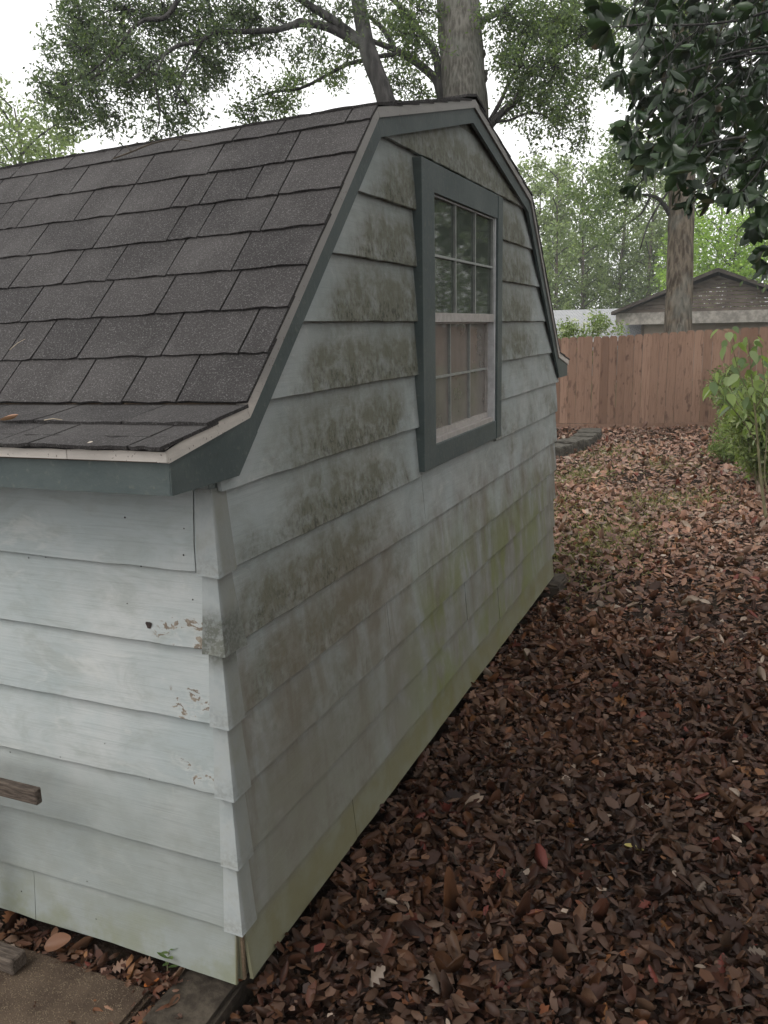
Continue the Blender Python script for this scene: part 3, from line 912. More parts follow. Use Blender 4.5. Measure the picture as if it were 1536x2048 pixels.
T_FRAG = (np.array([(0, -.3, 0), (.5, -.5, .10), (1, -.1, .02), (.8, .4, .14), (.25, .45, .04)], float), [(0, 1, 4), (1, 3, 4), (1, 2, 3)])
def litter_parts(x, y, tilt, lift, size=1.0, dark=1.0):
    n = len(x); kind = rng.random(n); parts = []
    patch = np.sin(x*1.9+1)*np.cos(y*1.3)+np.sin(y*3.1+x*2.3)*.5
    z = gz(x, y)+rng.random(n)**1.5*lift+.008*patch
    near = np.exp(-((x-.02).clip(0)/.13)**2)*((y > .0) & (y < W_+.1))
    z = z+near*rng.random(n)*.055
    tone = .85+.3*(np.sin(x*3.3+y*2.1)*np.sin(y*2.7-x*1.1))
    for lo, hi, tpl, l0, l1, a0, a1 in ((0, .30, T_CURL, .03, .10, .36, .66), (.30, .50, T_OV, .025, .085, .28, .58), (.50, .58, T_LOB, .05, .10, .55, .8), (.58, 1.01, T_FRAG, .012, .058, .4, 1.0)):
        k = (kind >= lo) & (kind < hi); m = int(k.sum())
        if not m: continue
        C = np.stack([x[k], y[k], z[k]], 1)
        ang = rng.uniform(0, 2*math.pi, m); D = np.stack([np.cos(ang), np.sin(ang), rng.normal(0, tilt, m)], 1)
        Nn = np.stack([rng.normal(0, tilt*1.3, m), rng.normal(0, tilt*1.3, m), np.where(rng.random(m) < .3, -1.0, 1.0)], 1)
        L = size*(l0+(l1-l0)*rng.random(m)**1.4); Wd = L*rng.uniform(a0, a1, m)
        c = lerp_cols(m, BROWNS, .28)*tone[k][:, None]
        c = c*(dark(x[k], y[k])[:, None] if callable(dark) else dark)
        fd = (.5*sm(2.8, 6.0, y[k]))[:, None]; c = c*(1-fd)+fd*np.array([.29, .20, .162])*rng.uniform(.6, 1.25, (m, 1))  # far leaves mixed paler, the brighter open yard painted in
        pale = rng.random(m) < .012+.10*sm(2, 6, y[k]); c[pale] = lerp_cols(pale.sum(), [(.36, .28, .22), (.30, .23, .18)], .12)
        if tpl is T_LOB: c[pale] *= .45
        red = rng.random(m) < .03; c[red] = lerp_cols(red.sum(), [(.15, .04, .03), (.20, .09, .035)], .1)
        parts.append(leaf_arrays(C, D, Nn, L, Wd, c, tpl, rng.normal(.6, 1.7, m)))
    return parts
def litter(name, n, x0, x1, y0, y1, tilt, label, lift=.02, size=1.0, extra=None, dark=1.0):
    x = rng.uniform(x0, x1, n); y = rng.uniform(y0, y1, n)
    keep = ~((x < .018) & (x > -3.05) & (y > -.03) & (y < W_))
    keep &= ~((x < .0) & (y < .05))
    keep &= ~(y > 14.0)
    parts = litter_parts(x[keep], y[keep], tilt, lift, size, dark)
    for e in (extra or []): parts += litter_parts(*e)
    o = link(name, arrays_mesh(name, parts), M_LITTER, None); tag(o, label, 'leaves', kind='stuff'); return o
LITTER_LIGHT = lambda x, y: .54+.46*sm(.8, 3.5, y)+1.15*sm(2.6, 6.5, y)      # canopy shade near and open sky light far, painted into the leaf colour
nx_ = 520; ex = rng.uniform(-1.3, -.17, nx_); ey = -.030-np.abs(rng.normal(0, .028, nx_))
ex2 = rng.uniform(-1.0, -.02, 170); ey2 = -.05-np.abs(rng.normal(0, .13, 170))
ex3 = rng.normal(-.16, .05, 90); ey3 = rng.normal(-.10, .06, 90)
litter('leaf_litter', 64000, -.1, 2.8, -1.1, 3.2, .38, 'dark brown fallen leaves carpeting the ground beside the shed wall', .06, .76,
       [(ex, ey, .35, .03, .62), (ex2, ey2, .2, .012, .6), (ex3, ey3.clip(-.3, -.03), .3, .03, .6)], LITTER_LIGHT)
litter('leaf_litter', 34000, -2.6, 3.6, 3.2, 8.0, .32, 'paler brown fallen leaves in the open yard past the shed', .04, 1.0, None, LITTER_LIGHT)
litter('leaf_litter', 30000, -4.5, 6.5, 8.0, 14.0, .28, 'reddish fallen leaves spread before the wooden fence', .04, 1.2, None, LITTER_LIGHT)

# short grass showing between the leaves
def grass():
    C = []
    spots = [on(1150, 1110, 2, -.12), on(1180, 1080, 2, -.12), on(1230, 1090, 2, -.12), on(1150, 1150, 2, -.12), on(1180, 940, 2, -.15), on(1130, 960, 2, -.15),
             on(1300, 1010, 2, -.15), on(1250, 1060, 2, -.15), on(1120, 1020, 2, -.15), on(1400, 1000, 2, -.15), on(1330, 930, 2, -.18), on(1220, 900, 2, -.18)]
    for s in spots:
        m = 520; r = rng.normal(0, 1, (m, 2))*np.array([.20, .38])
        C.append(np.stack([s[0]+r[:, 0], s[1]+r[:, 1]], 1))
    C = np.concatenate(C); keep = ~in_shed(C[:, 0], C[:, 1]); C = C[keep]; n = len(C)
    z = gz(C[:, 0], C[:, 1])
    P = np.stack([C[:, 0], C[:, 1], z+.012], 1)
    D = np.stack([rng.normal(0, .8, n), rng.normal(0, .8, n), np.abs(rng.normal(.55, .3, n))], 1)
    me = leaf_mesh('grass', P, D, rand_dirs(n), rng.uniform(.035, .075, n), rng.uniform(.004, .007, n), lerp_cols(n, [(.26, .26, .11), (.33, .30, .16), (.20, .21, .08)]), T_RH)
    o = link('grass', me, M_GRASS); tag(o, 'thin yellow-green grass poking through the fallen leaves', 'grass', kind='stuff')
grass()
# fine twigs in the litter
def twigs():
    m = MB()
    for i in range(420):
        x = random.uniform(.1, 2.4); y = random.uniform(-.8, 8); a = random.uniform(0, 6.28); l = random.uniform(.04, .2)
        z = float(gz(x, y))+.03+random.random()*.015
        p = [(x, y, z), (x+math.cos(a)*l*.5+random.uniform(-.01, .01), y+math.sin(a)*l*.5, z+random.uniform(0, .015)), (x+math.cos(a)*l, y+math.sin(a)*l, z-random.uniform(0, .012))]
        tube(m, p, [.0015, .0014, .0008], 4)
    o = m.build('fallen_twigs', M_TWIG); tag(o, 'thin dry twigs scattered over the fallen leaves', 'twigs', kind='stuff')
twigs()

# ------------------------------------------------------------------ loose leaves one can point at
def single_leaf(name, pos, L, Wd, ang, col, label, tilt=(0, 0), curl=1.6, stem=True, group=None):
    D = np.array([[math.cos(ang), math.sin(ang), tilt[0]]]); Nn = np.array([[0, tilt[1], 1.0]])
    me = leaf_mesh(name, np.array([[0, 0, 0]], float), D, Nn, np.array([L]), np.array([Wd]), np.array([col]), T_OV, np.array([curl]))
    o = link(name, me, M_LITTER); o.location = tuple(pos); tag(o, label, 'leaf', group)
    sm_ = o.modifiers.new('smooth', 'SUBSURF'); sm_.levels = 1; sm_.render_levels = 1
    return o
p = on(285, 1975, 2, -.025); single_leaf('fallen_leaf', p, .045, .024, 1.0, (.42, .135, .035), 'bright orange fallen leaf lying on the litter by the paving slab')
p = on(85, 1895, 2, -.02); single_leaf('fallen_leaf', p, .095, .055, .35, (.17, .085, .05), 'large rounded brown leaf leaning against the bottom siding board', (.3, -.6), 1.8)
p = on(1245, 1688, 2, -.06); single_leaf('fallen_leaf', p, .075, .028, -.3, (.42, .35, .11), 'yellow fallen leaf on the dark leaf litter')
p = on(468, 1962, 2, -.022); single_leaf('fallen_leaf', p, .03, .022, .6, (.34, .11, .04), 'small rust-orange leaf on the concrete block under the shed corner')
def on_roof(px, py, i):
    a, d, L = slope_frame(i); n = np.array([0, -d[1], d[0]]); o = np.array([0, a[0], a[1]])+n*.017
    dr = ray(px, py); t = ((o-CAM)@n)/(dr@n); q_ = CAM+dr*t; q_[2] += sag(q_[0], q_[2])*.9; return q_
p = on_roof(-4, 836, 0); single_leaf('fallen_leaf', p, .062, .018, .1, (.40, .235, .16), 'pinkish tan dry leaf lying on the roof near the eave', (.12, -.2), 2.0)
p = on_roof(174, 884, 0); single_leaf('fallen_leaf', p, .012, .012, .4, (.52, .45, .37), 'tiny pale leaf scrap on the lowest shingle course', (.1, -.2), 1.0)
for a, b, i_, l_, an, lab in [(88, 836, 0, .05, .05, 'thin pale pine needle bundle lying on the roof flare'), (18, 690, 1, .05, .9, 'thin straw-coloured stalk lying on the shingles above the roof flare')]:
    p = on_roof(a, b, i_); q = MB(); d_ = np.array([math.cos(an), math.sin(an)*.7, math.sin(an)*.7])
    tube(q, [p, p+d_*l_*.5+[0, 0, .003], p+d_*l_], [.001, .001, .0006], 4); tag(q.build('dry_stalk', M_STRAW), lab, 'stalk')
m = MB()
P = [on_roof(a, b, 1) for a, b in [(225, 300), (262, 293), (300, 286), (345, 279), (382, 274)]]
for q, h in zip(P, (.0, .008, .018, .02, .004)): q[2] += h
pp, rr = smooth_path(P, [.0022, .0026, .0026, .002, .0012], 4); tube(m, pp, rr, 5)
tube(m, [P[1], P[1]+[-.02, .0, .022]], [.002, .001], 4); tube(m, [P[2], P[2]+[.012, .01, .02]], [.002, .001], 4)
tag(m.build('dead_twig', M_TWIG), 'bent bare twig lying along the top of the shingle slope', 'twig')

# ------------------------------------------------------------------ blocks, slab, timber at the near corner
def rough_block(name, a, b, mat, label, cat, group=None, seed=1, amp=.004, rotz=0):
    c = np.array([(a[0]+b[0])/2, (a[1]+b[1])/2, a[2]])
    bm = bmesh.new(); bmesh.ops.create_cube(bm, size=1)
    s = np.array(b)-np.array(a)
    for v in bm.verts: v.co = Vector((v.co.x*s[0], v.co.y*s[1], (v.co.z+.5)*s[2]))
    bmesh.ops.bevel(bm, geom=list(bm.edges), offset=min(.012, s.min()*.15), segments=2, affect='EDGES')
    bmesh.ops.subdivide_edges(bm, edges=list(bm.edges), cuts=2, use_grid_fill=True)
    for i, v in enumerate(bm.verts):
        for k in range(3): v.co[k] += amp*vnoise(v.co.x*31+v.co.y*27+v.co.z*41+k*7, seed+k)
    me = bpy.data.meshes.new(name); bm.to_mesh(me); bm.free()
    o = link(name, me, mat); o.location = tuple(c); o.rotation_euler.z = rotz
    tag(o, label, cat, group); return o
rough_block('concrete_block', (-.185, -.34, -.16), (-.012, .14, -.027), M_BLOCK, 'dark flat concrete block under the near shed corner', 'block', seed=3)
rough_block('concrete_block', (-.16, 3.52, -.24), (.085, 3.80, -.012), M_BLOCK, 'dark concrete block propping the far end of the gable wall', 'block', seed=9, amp=.008)
sl = rough_block('paving_slab', (-1.6, -1.0, -.10), (-.21, -.075, -.032), M_AGG, 'brown exposed-aggregate paving slab beside the long shed wall', 'slab', seed=21, amp=.003)
bench = empty('timber_bench', tuple(on(20, 1945, 2, -.032)))
tag(bench, 'low weathered timber bench frame with sawn beam end beside the long wall', 'bench')
rp = on(40, 1590, 1, -.12)
def beam(name, x1, y, z, h, d, mat, parent, length=.9):
    q = MB(); q.box((x1-length, y-d/2, z-h/2), (x1, y+d/2, z+h/2)); return q.build(name, mat, parent, .003)
e1 = on(78, 1590, 1, -.12)
beam('rail', e1[0], -.12, e1[2]-.004, .042, .020, M_TIMBER, bench)
q = MB(); q.box((e1[0]-.34, -.13, -.031), (e1[0]-.295, -.11, e1[2]-.0245)); q.build('leg', M_TIMBER, bench, .003)
q = MB(); q.box((e1[0]-.85, -.13, -.031), (e1[0]-.805, -.11, e1[2]-.0245)); q.build('leg', M_TIMBER, bench, .003)
f1 = on(36, 1925, 2, -.005)
q = MB(); q.box((f1[0]-.25, f1[1]-.02, -.031), (f1[0], f1[1]+.03, .012)); q.build('foot', M_TIMBER, bench, .004)

def weed(name, base, h, n, label, leafL=.035, cols=((.10, .16, .05), (.17, .23, .09))):
    root = empty(name, tuple(base)); tag(root, label, 'plant')
    q = MB(); base = np.array(base)
    top = base+np.array([.012, .0, h])
    pp, rr = smooth_path([base, base+np.array([.0, .004, h*.5]), top], [.0016, .0013, .0008], 3); tube(q, pp, rr, 5)
    q.build('stem', M_STEM, root)
    for i in range(n):
        t = .25+.75*i/(n-1); a = i*2.4
        c = base*(1-t)+top*t
        me = leaf_mesh('leaf', c[None], np.array([[math.cos(a), math.sin(a), .35]]), np.array([[0, 0, 1.0]]), np.array([leafL*random.uniform(.7, 1.1)]), np.array([leafL*.36]),
                       np.array([cols[i % 2]]), T_OV, np.array([.8]))
        link('leaf', me, M_SAP, root)
p = on(335, 1945, 2, -.03); weed('weed', p, .07, 9, 'small green weed sprouting from leaves under the near shed corner')

# ------------------------------------------------------------------ edging blocks behind the shed
pts = [(-1.55, 9.9), (-1.33, 10.35), (-1.22, 10.82), (-1.16, 11.29), (-1.15, 11.76), (-1.17, 12.23), (-1.22, 12.7)]
for i, (x, y) in enumerate(pts):
    g = float(gz(x, y)); nx_ = pts[min(i+1, len(pts)-1)]; pv = pts[max(i-1, 0)]
    ang = math.atan2(nx_[0]-pv[0], nx_[1]-pv[1])
    rough_block('edging_block', (x-.17, y-.20, g-.04), (x+.17+.02*(i % 2), y+.20, g+.135+.018*(i % 3)), M_EDGE, ['edging block closest to the shed in the low curved bed border', 'second edging block from the shed in the curved bed border', 'third edging block from the shed in the curved bed border', 'middle edging block of the curved bed border', 'third edging block from the fence end of the bed border', 'second edging block from the fence end of the bed border', 'edging block closest to the fence in the bed border'][i], 'block', 'edging blocks of the curved bed border', seed=i*5, amp=.007, rotz=-ang)

# ------------------------------------------------------------------ fence
fence = empty('privacy_fence', (-5, 14.05, -.3))
tag(fence, 'reddish brown cedar picket privacy fence closing the yard', 'fence')
FY = 14.05
def picket_mesh(v):
    rr = random.Random(v); w = .1385; h = 1.0; q = MB()
    e = .022
    poly = [(-w/2, 0), (w/2, 0), (w/2, h-e*1.1), (w/2-e*.6, h-e*.35), (w/2-e*1.5, h), (-w/2+e*1.5, h), (-w/2+e*.6, h-e*.35), (-w/2, h-e*1.1)]
    n = len(poly)
    q.prism(poly, 1, 0, .017)
    me = mesh('picket', q.v, q.f)
    bm = bmesh.new(); bm.from_mesh(me); bmesh.ops.recalc_face_normals(bm, faces=bm.faces); bm.to_mesh(me); bm.free()
    me.materials.append(MPICK); return me
PM = [picket_mesh(i) for i in range(2)]
x = -4.5; i = 0
while x < 9.5:
    g = float(gz(x, FY)); base = g+.085
    top = g+1.65+.012*math.sin(x*.9)+random.uniform(-.006, .006)
    o = bpy.data.objects.new('picket', PM[i % 2]); COL.objects.link(o); o.parent = fence
    o.location = Vector((x, FY+random.uniform(-.006, .006), base))-fence.location
    o.scale = (1, 1, top-base); o.rotation_euler = (random.uniform(-.002, .002), random.uniform(-.004, .004), random.uniform(-.02, .02))
    x += .1415+random.uniform(-.001, .003); i += 1
for x0 in np.arange(-4.6, 9.5, 2.4):
    q = MB(); xa, xb = x0, min(x0+2.395, 9.6); ga, gb = float(gz(xa, FY)), float(gz(xb, FY))
    q.add([(xa, FY+.004, ga-.03), (xb, FY+.004, gb-.03), (xb, FY+.04, gb-.03), (xa, FY+.04, ga-.03), (xa, FY+.004, ga+.080), (xb, FY+.004, gb+.080), (xb, FY+.04, gb+.080), (xa, FY+.04, ga+.080)],
          [(0,3,2,1),(4,5,6,7),(0,1,5,4),(1,2,6,5),(2,3,7,6),(3,0,4,7)])
    q.build('kickboard', MPICK, fence)
    for zz in (.28, .85, 1.45):
        q = MB(); q.add([(xa, FY+.026, ga+zz), (xb, FY+.026, gb+zz), (xb, FY+.064, gb+zz), (xa, FY+.064, ga+zz), (xa, FY+.026, ga+zz+.085), (xb, FY+.026, gb+zz+.085), (xb, FY+.064, gb+zz+.085), (xa, FY+.064, ga+zz+.085)],
          [(0,3,2,1),(4,5,6,7),(0,1,5,4),(1,2,6,5),(2,3,7,6),(3,0,4,7)])
        q.build('rail', MPICK, fence)
    box('post', (x0-.045, FY+.066, ga-.1), (x0+.045, FY+.156, ga+1.6), MPICK, fence)

# ------------------------------------------------------------------ neighbouring houses
M_HWALL = mat_plain('taupe_house_wall', (.20, .165, .14), (.25, .21, .18), 1.5, .85, .2, .1)
M_HGAB = mat_plain('dark_gable_boards', (.085, .068, .058), (.15, .122, .104), 2.2, .9, .15, .3, (1, 1, 3))
M_HBEAM = mat_plain('peeling_beam_paint', (.19, .175, .16), (.36, .33, .30), 5, .85, .2, .3)
M_HROOF = mat_plain('dark_roof_edge', (.05, .042, .037), (.08, .068, .06), 5, .9, .1, .2)
def mat_grey_roof():
    t = NT('grey_far_shingles'); gp = t.n.new('ShaderNodeNewGeometry').outputs['Position']; X, Y, Z = t.sep(gp)
    n = t.noise(t.co((4, 4, 10), src=gp), 1.2, 5, .7)
    br = t.n.new('ShaderNodeTexBrick'); t.t.links.new(t.co((1, .6, 0), src=gp), br.inputs[0])
    br.inputs['Scale'].default_value = 3.2; br.inputs['Mortar Size'].default_value = .03
    br.inputs['Color1'].default_value = (.30, .305, .31, 1); br.inputs['Color2'].default_value = (.36, .36, .365, 1); br.inputs['Mortar'].default_value = (.16, .16, .165, 1)
    c = t.mix(t.math('MULTIPLY', t.step(n, .4, .7), .5), br.outputs[0], (.25, .26, .265))
    t.bump(n, .2, .01); return t.fin(c, .9, .2)
M_GROOF = mat_grey_roof()
HD = 31.0
def hp(px, py): return at(px, py, HD)
hr = hp(1430, 549); hl = hp(1231, 628); hb = hp(1231, 650)
hy = hl[1]; hg = float(gz(3, hy))-.1
house = empty('brown_house', (hl[0]+3.5, hy, hg)); tag(house, 'low brown house with dark board gable and pale beam behind the fence', 'house')
half = hr[0]-hl[0]+.15; rx = hl[0]+half; rz = hr[2]; ez = hl[2]+.02
wl_, wr_ = hl[0]+.9, hl[0]+2*half-.6
q = MB(); q.box((wl_, hy+.35, hg-.3), (wr_, hy+9, ez-.25)); q.build('wall', M_HWALL, house)
nb = 9                                                   # gable boards
for k in range(nb):
    z0 = ez+(rz-.12-ez)*k/nb; z1 = ez+(rz-.12-ez)*(k+1)/nb-.012
    f0 = 1-k/nb; f1 = max(.0, 1-(k+1)/nb)
    q = MB(); q.prism([(rx-half*f0*.97, z0), (rx+half*f0*.97, z0), (rx+half*f1*.97+.01, z1), (rx-half*f1*.97-.01, z1)], 1, hy+.02, hy+.10); q.build('gable_board', M_HGAB, house)
q = MB(); q.box((hl[0]+.02, hy-.04, hb[2]), (hl[0]+2*half, hy+.2, ez)); q.build('beam', M_HBEAM, house)
for sgn in (-1, 1):
    q = MB(); q.prism([(rx, rz), (rx+sgn*(half+.12), ez-.06), (rx+sgn*(half+.12), ez+.06), (rx, rz+.13)], 1, hy-.3, hy+9.2); rf = q.build('roof', M_HROOF, house)
hd = on(1284, 665, 1, hy+.35)
q = MB(); q.box((wl_+.02, hy+.32, hg), (wl_+.10, hy+.349, ez-.26)); q.build('corner_board', M_HGAB, house)
GD = 37.0
g1 = at(1060, 622, GD); g2 = at(1285, 618, GD); g3 = at(1060, 690, GD-4)
hy2 = g1[1]
gh = empty('grey_roofed_house', (g1[0], hy2, float(gz(0, hy2)))); tag(gh, 'house with pale grey shingle roof slope showing above the fence', 'house')
q = MB(); q.prism([(hy2, g1[2]), (hy2-4.2, g1[2]-1.5), (hy2-4.2, g1[2]-1.6), (hy2, g1[2]-.12)], 0, g1[0]-6, g2[0]+1.2); q.build('roof', M_GROOF, gh)
q = MB(); q.prism([(hy2+.001, g1[2]), (hy2+4.2, g1[2]-1.5), (hy2+4.2, g1[2]-1.6), (hy2+.001, g1[2]-.12)], 0, g1[0]-6, g2[0]+1.2); q.build('roof', M_GROOF, gh)
q = MB(); q.box((g1[0]-5.6, hy2-3.7, -1.6), (g2[0]+.8, hy2+3.7, g1[2]-1.42)); q.build('wall', M_HWALL, gh)

# ------------------------------------------------------------------ trees
def clump_points(n, c, r, sub, spread):
    k = max(1, n//sub); d = rand_dirs(k); rad = (rng.random((k, 1))**.45)
    cs = c+d*rad*np.asarray(r)
    idx = rng.integers(0, k, n)
    return cs[idx]+rng.normal(size=(n, 3))*spread, cs
def foliage(name, parent, clumps, cols, L, asp, mat, sub=26, spread=.1, droop=.3, jit=.2, twigs=False):
    CC = []; tw = MB()
    for (c, r, n) in clumps:
        p, cs = clump_points(n, np.asarray(c), r, sub, spread); CC.append(p)
        if twigs:
            for q_ in cs:
                a_ = np.asarray(c)*.65+q_*.35+rng.normal(size=3)*.05; tube(tw, [np.asarray(c), a_, q_, q_+(q_-a_)*.3+rng.normal(size=3)*.04], [.008, .006, .004, .002], 3, cap=False)
    C = np.concatenate(CC); n = len(C)
    D = rand_dirs(n); D[:, 2] -= droop
    LL = rng.uniform(L[0], L[1], n)
    me = leaf_mesh(name, C, D, rand_dirs(n)+np.array([0, 0, .5]), LL, LL*rng.uniform(asp*.8, asp*1.2, n), lerp_cols(n, cols, jit), T_RH)
    if twigs: tag(tw.build('twigs', M_BARKD, parent), kind='stuff')
    return link(name, me, mat, parent)
def limb(pxs, D, rpx, sub=4, dd=None):
    n = len(pxs)
    P = [at(a, b, D+(dd[i] if dd else 0)) for i, (a, b) in enumerate(pxs)]
    R = [max(.006, r*D/FPX) for r in rpx]
    return smooth_path(P, R, sub)
def to_ground(p):
    return np.array([p[0], p[1], float(gz(p[0], p[1]))-.05])

OAKC = [(.085, .12, .07), (.11, .15, .08), (.06, .088, .058), (.14, .18, .095)]
OAKL = [(.14, .20, .08), (.19, .25, .105), (.10, .145, .065)]
# big straight oak
D1 = 11.0
b1 = to_ground(at(934, 640, D1)); oak1 = empty('oak_tree', tuple(b1)); tag(oak1, 'thick grey-barked oak with straight trunk rising behind the shed peak', 'tree')
m = MB()
P = [b1, at(932, 500, D1), at(928, 195, D1), at(916, 0, D1), at(905, -300, D1), at(890, -700, D1+.5)]
pp, rr = smooth_path(P, [.40, .35, .297, .278, .24, .15], 10); tube(m, pp, rr, 22, .045)
for kx, ky, kr in ((968, 105, 10), (973, 145, 8), (972, 155, 9), (966, 50, 9)):
    bm_ = at(kx-6, ky, D1-.02); tube(m, [bm_-np.array([0, 0, .03]), bm_+np.array([.03, 0, 0]), bm_+np.array([.045, 0, .03])], [kr*D1/FPX, kr*D1/FPX*.8, .01], 8)
m.build('trunk', M_BARK, oak1, smooth=True)
m = MB()
def branch(mb, pxs, D, rpx, dd=None, seg=8):
    pp, rr = limb(pxs, D, rpx, 4, dd); tube(mb, pp, rr, seg, .05)
branch(m, [(900, 235), (881, 182), (871, 158), (834, 125), (803, 107), (782, 96), (750, 84), (690, 60)], D1, [11, 10, 9, 8, 7, 6, 5, 3])
branch(m, [(803, 107), (759, 113), (725, 121), (691, 130), (652, 151), (600, 177), (540, 185), (500, 205)], D1, [5, 4.5, 4.5, 4, 3.5, 3, 2, 1])
branch(m, [(787, 96), (769, 62), (746, 39), (728, 26), (700, -10)], D1, [5, 4.5, 4, 3, 2])
branch(m, [(890, 200), (880, 156), (873, 117), (866, 98), (850, 78), (816, 29), (782, -5), (740, -50)], D1, [9, 9, 8, 8, 6, 6, 5, 4])
branch(m, [(960, 275), (988, 242), (1015, 215), (1033, 198), (1050, 155), (1085, 130), (1112, 108), (1160, 70)], D1, [9, 8, 7, 6, 5, 4, 3, 2])
branch(m, [(975, 250), (1000, 205), (1018, 165), (1040, 120), (1060, 60), (1075, 0)], D1, [5, 4, 4, 3, 2.5, 2])
branch(m, [(985, 245), (1020, 240), (1060, 225), (1100, 235)], D1, [3, 2.5, 2, 1])
branch(m, [(960, 40), (1000, 25), (1060, -20), (1120, -60)], D1, [6, 5, 4, 2])
m.build('branches', M_BARKD, oak1, smooth=True); bo = m
def cl(px, py, rpx, n, D, ry=.9, dz=.8):
    n = int(n*1.35); r = rpx*D/FPX; return (at(px, py, D+random.uniform(-dz, dz)), (r, r*1.3, r*ry), n)
cls = [cl(800, 25, 55, 650, D1), cl(835, 75, 55, 800, D1), cl(790, 120, 40, 300, D1), cl(800, 165, 38, 320, D1+1), cl(845, 180, 30, 220, D1+1), cl(840, 20, 50, 500, D1),
       cl(700, 110, 35, 160, D1), cl(650, 110, 40, 260, D1), cl(660, 150, 35, 220, D1), cl(600, 160, 40, 320, D1), cl(540, 190, 45, 420, D1), cl(510, 215, 40, 320, D1), cl(570, 205, 30, 160, D1),
       cl(1010, 30, 55, 700, D1), cl(1060, 55, 70, 1300, D1), cl(1120, 40, 80, 1500, D1), cl(1180, 60, 60, 900, D1), cl(1050, 130, 60, 900, D1), cl(1110, 130, 60, 900, D1),
       cl(1160, 150, 50, 600, D1), cl(1040, 200, 45, 550, D1), cl(1085, 205, 45, 600, D1), cl(1130, 215, 45, 420, D1), cl(1170, 230, 45, 330, D1), cl(1120, 265, 40, 190, D1), cl(1060, 270, 30, 110, D1), cl(1065, 310, 22, 36, D1), cl(1155, 285, 30, 90, D1), cl(1010, 120, 30, 250, D1)]
cls += [cl(x, y, 140, 1100, D1+random.uniform(-1.5, 1.5)) for x, y in [(760, -150), (950, -170), (1150, -120), (1000, -350), (800, -380), (1200, -320), (900, -600), (1100, -560), (650, -250), (1300, -120)]]
foliage('crown', oak1, cls, OAKC+OAKL, (.045, .08), .40, M_OAKLEAF, 40, .08, twigs=True)

# leaning slender oak with the wide left crown
D2 = 9.6
b2 = to_ground(at(890, 700, D2)); oak2 = empty('oak_tree', tuple(b2)); tag(oak2, 'slender dark oak leaning left with long bent limb over the shed roof', 'tree')
m = MB()
pp, rr = smooth_path([b2, at(840, 420, D2), at(772, 200, D2), at(737, 105, D2), at(716, 0, D2), at(690, -140, D2), at(650, -320, D2)], [.17, .14, .105, .10, .078, .06, .03], 7); tube(m, pp, rr, 14, .05)
m.build('trunk', M_BARKD, oak2, smooth=True)
m = MB()
branch(m, [(735, 100), (716, 80), (690, 58), (662, 38), (640, 24), (610, 5), (575, -25), (520, -70)], D2, [10, 10, 9, 9, 8, 7, 6, 4])
branch(m, [(730, 95), (700, 78), (672, 62), (640, 50), (600, 47), (560, 58), (520, 62), (475, 63), (440, 63), (415, 74), (395, 84), (360, 90), (330, 108), (290, 140), (255, 165)], D2, [9, 9, 8, 8, 7, 6, 5.5, 5, 5, 4.5, 4, 4, 3.5, 3, 2], [0, 0, 0, 0, 0, -.1, -.2, -.3, -.3, -.4, -.5, -.5, -.6, -.7, -.8])
branch(m, [(412, 76), (380, 120), (360, 170), (345, 220)], D2-.4, [3, 2.5, 2, 1])
branch(m, [(380, -40), (345, 18), (325, 37), (290, 40), (262, 60), (235, 95), (200, 130), (150, 165)], D2-.6, [6, 5, 5, 4, 3.5, 3, 2.5, 1.5])
branch(m, [(575, -25), (480, -80), (380, -40)], D2-.4, [6, 6, 6])
branch(m, [(262, 60), (250, 100), (225, 130), (180, 160)], D2-.6, [3, 2.5, 2, 1.2])
branch(m, [(330, 108), (310, 160), (320, 220), (315, 260)], D2-.7, [2.5, 2, 1.6, 1])
branch(m, [(640, 50), (600, 38), (575, 50), (540, 30)], D2, [3, 2.5, 2, 1])
m.build('branches', M_BARKD, oak2, smooth=True)
cls = [cl(250, 20, 110, 2300, D2), cl(160, 40, 60, 800, D2), cl(330, 25, 70, 900, D2), cl(170, 100, 65, 900, D2), cl(230, 110, 80, 1500, D2), cl(130, 165, 60, 750, D2), cl(95, 185, 35, 230, D2), cl(190, 180, 65, 900, D2), cl(150, 225, 45, 380, D2),
       cl(120, 240, 40, 200, D2), cl(200, 240, 35, 200, D2), cl(290, 130, 60, 700, D2), cl(300, 180, 55, 600, D2), cl(350, 150, 55, 620, D2), cl(370, 200, 45, 420, D2), cl(330, 230, 40, 300, D2), cl(315, 265, 28, 130, D2), cl(295, 240, 20, 60, D2), cl(240, 232, 25, 80, D2),
       cl(400, 110, 50, 480, D2), cl(430, 135, 45, 380, D2), cl(410, 175, 35, 200, D2), cl(450, 85, 45, 380, D2), cl(470, 30, 60, 700, D2), cl(420, 20, 60, 700, D2), cl(520, 35, 55, 560, D2), cl(500, 95, 35, 220, D2), cl(540, 80, 30, 150, D2), cl(560, 20, 45, 330, D2), cl(390, 60, 40, 300, D2),
       cl(620, 20, 40, 260, D2), cl(630, 75, 35, 180, D2), cl(680, 15, 40, 280, D2), cl(590, 110, 30, 130, D2), cl(700, 90, 20, 60, D2), cl(750, 20, 35, 160, D2)]
cls += [cl(x, y, 130, 1000, D2+random.uniform(-1, 1)) for x, y in [(250, -150), (380, -130), (500, -140), (650, -180), (250, -300), (480, -330), (650, -420)]]
foliage('crown', oak2, cls, OAKC, (.04, .075), .38, M_OAKLEAF, 40, .072, twigs=True)

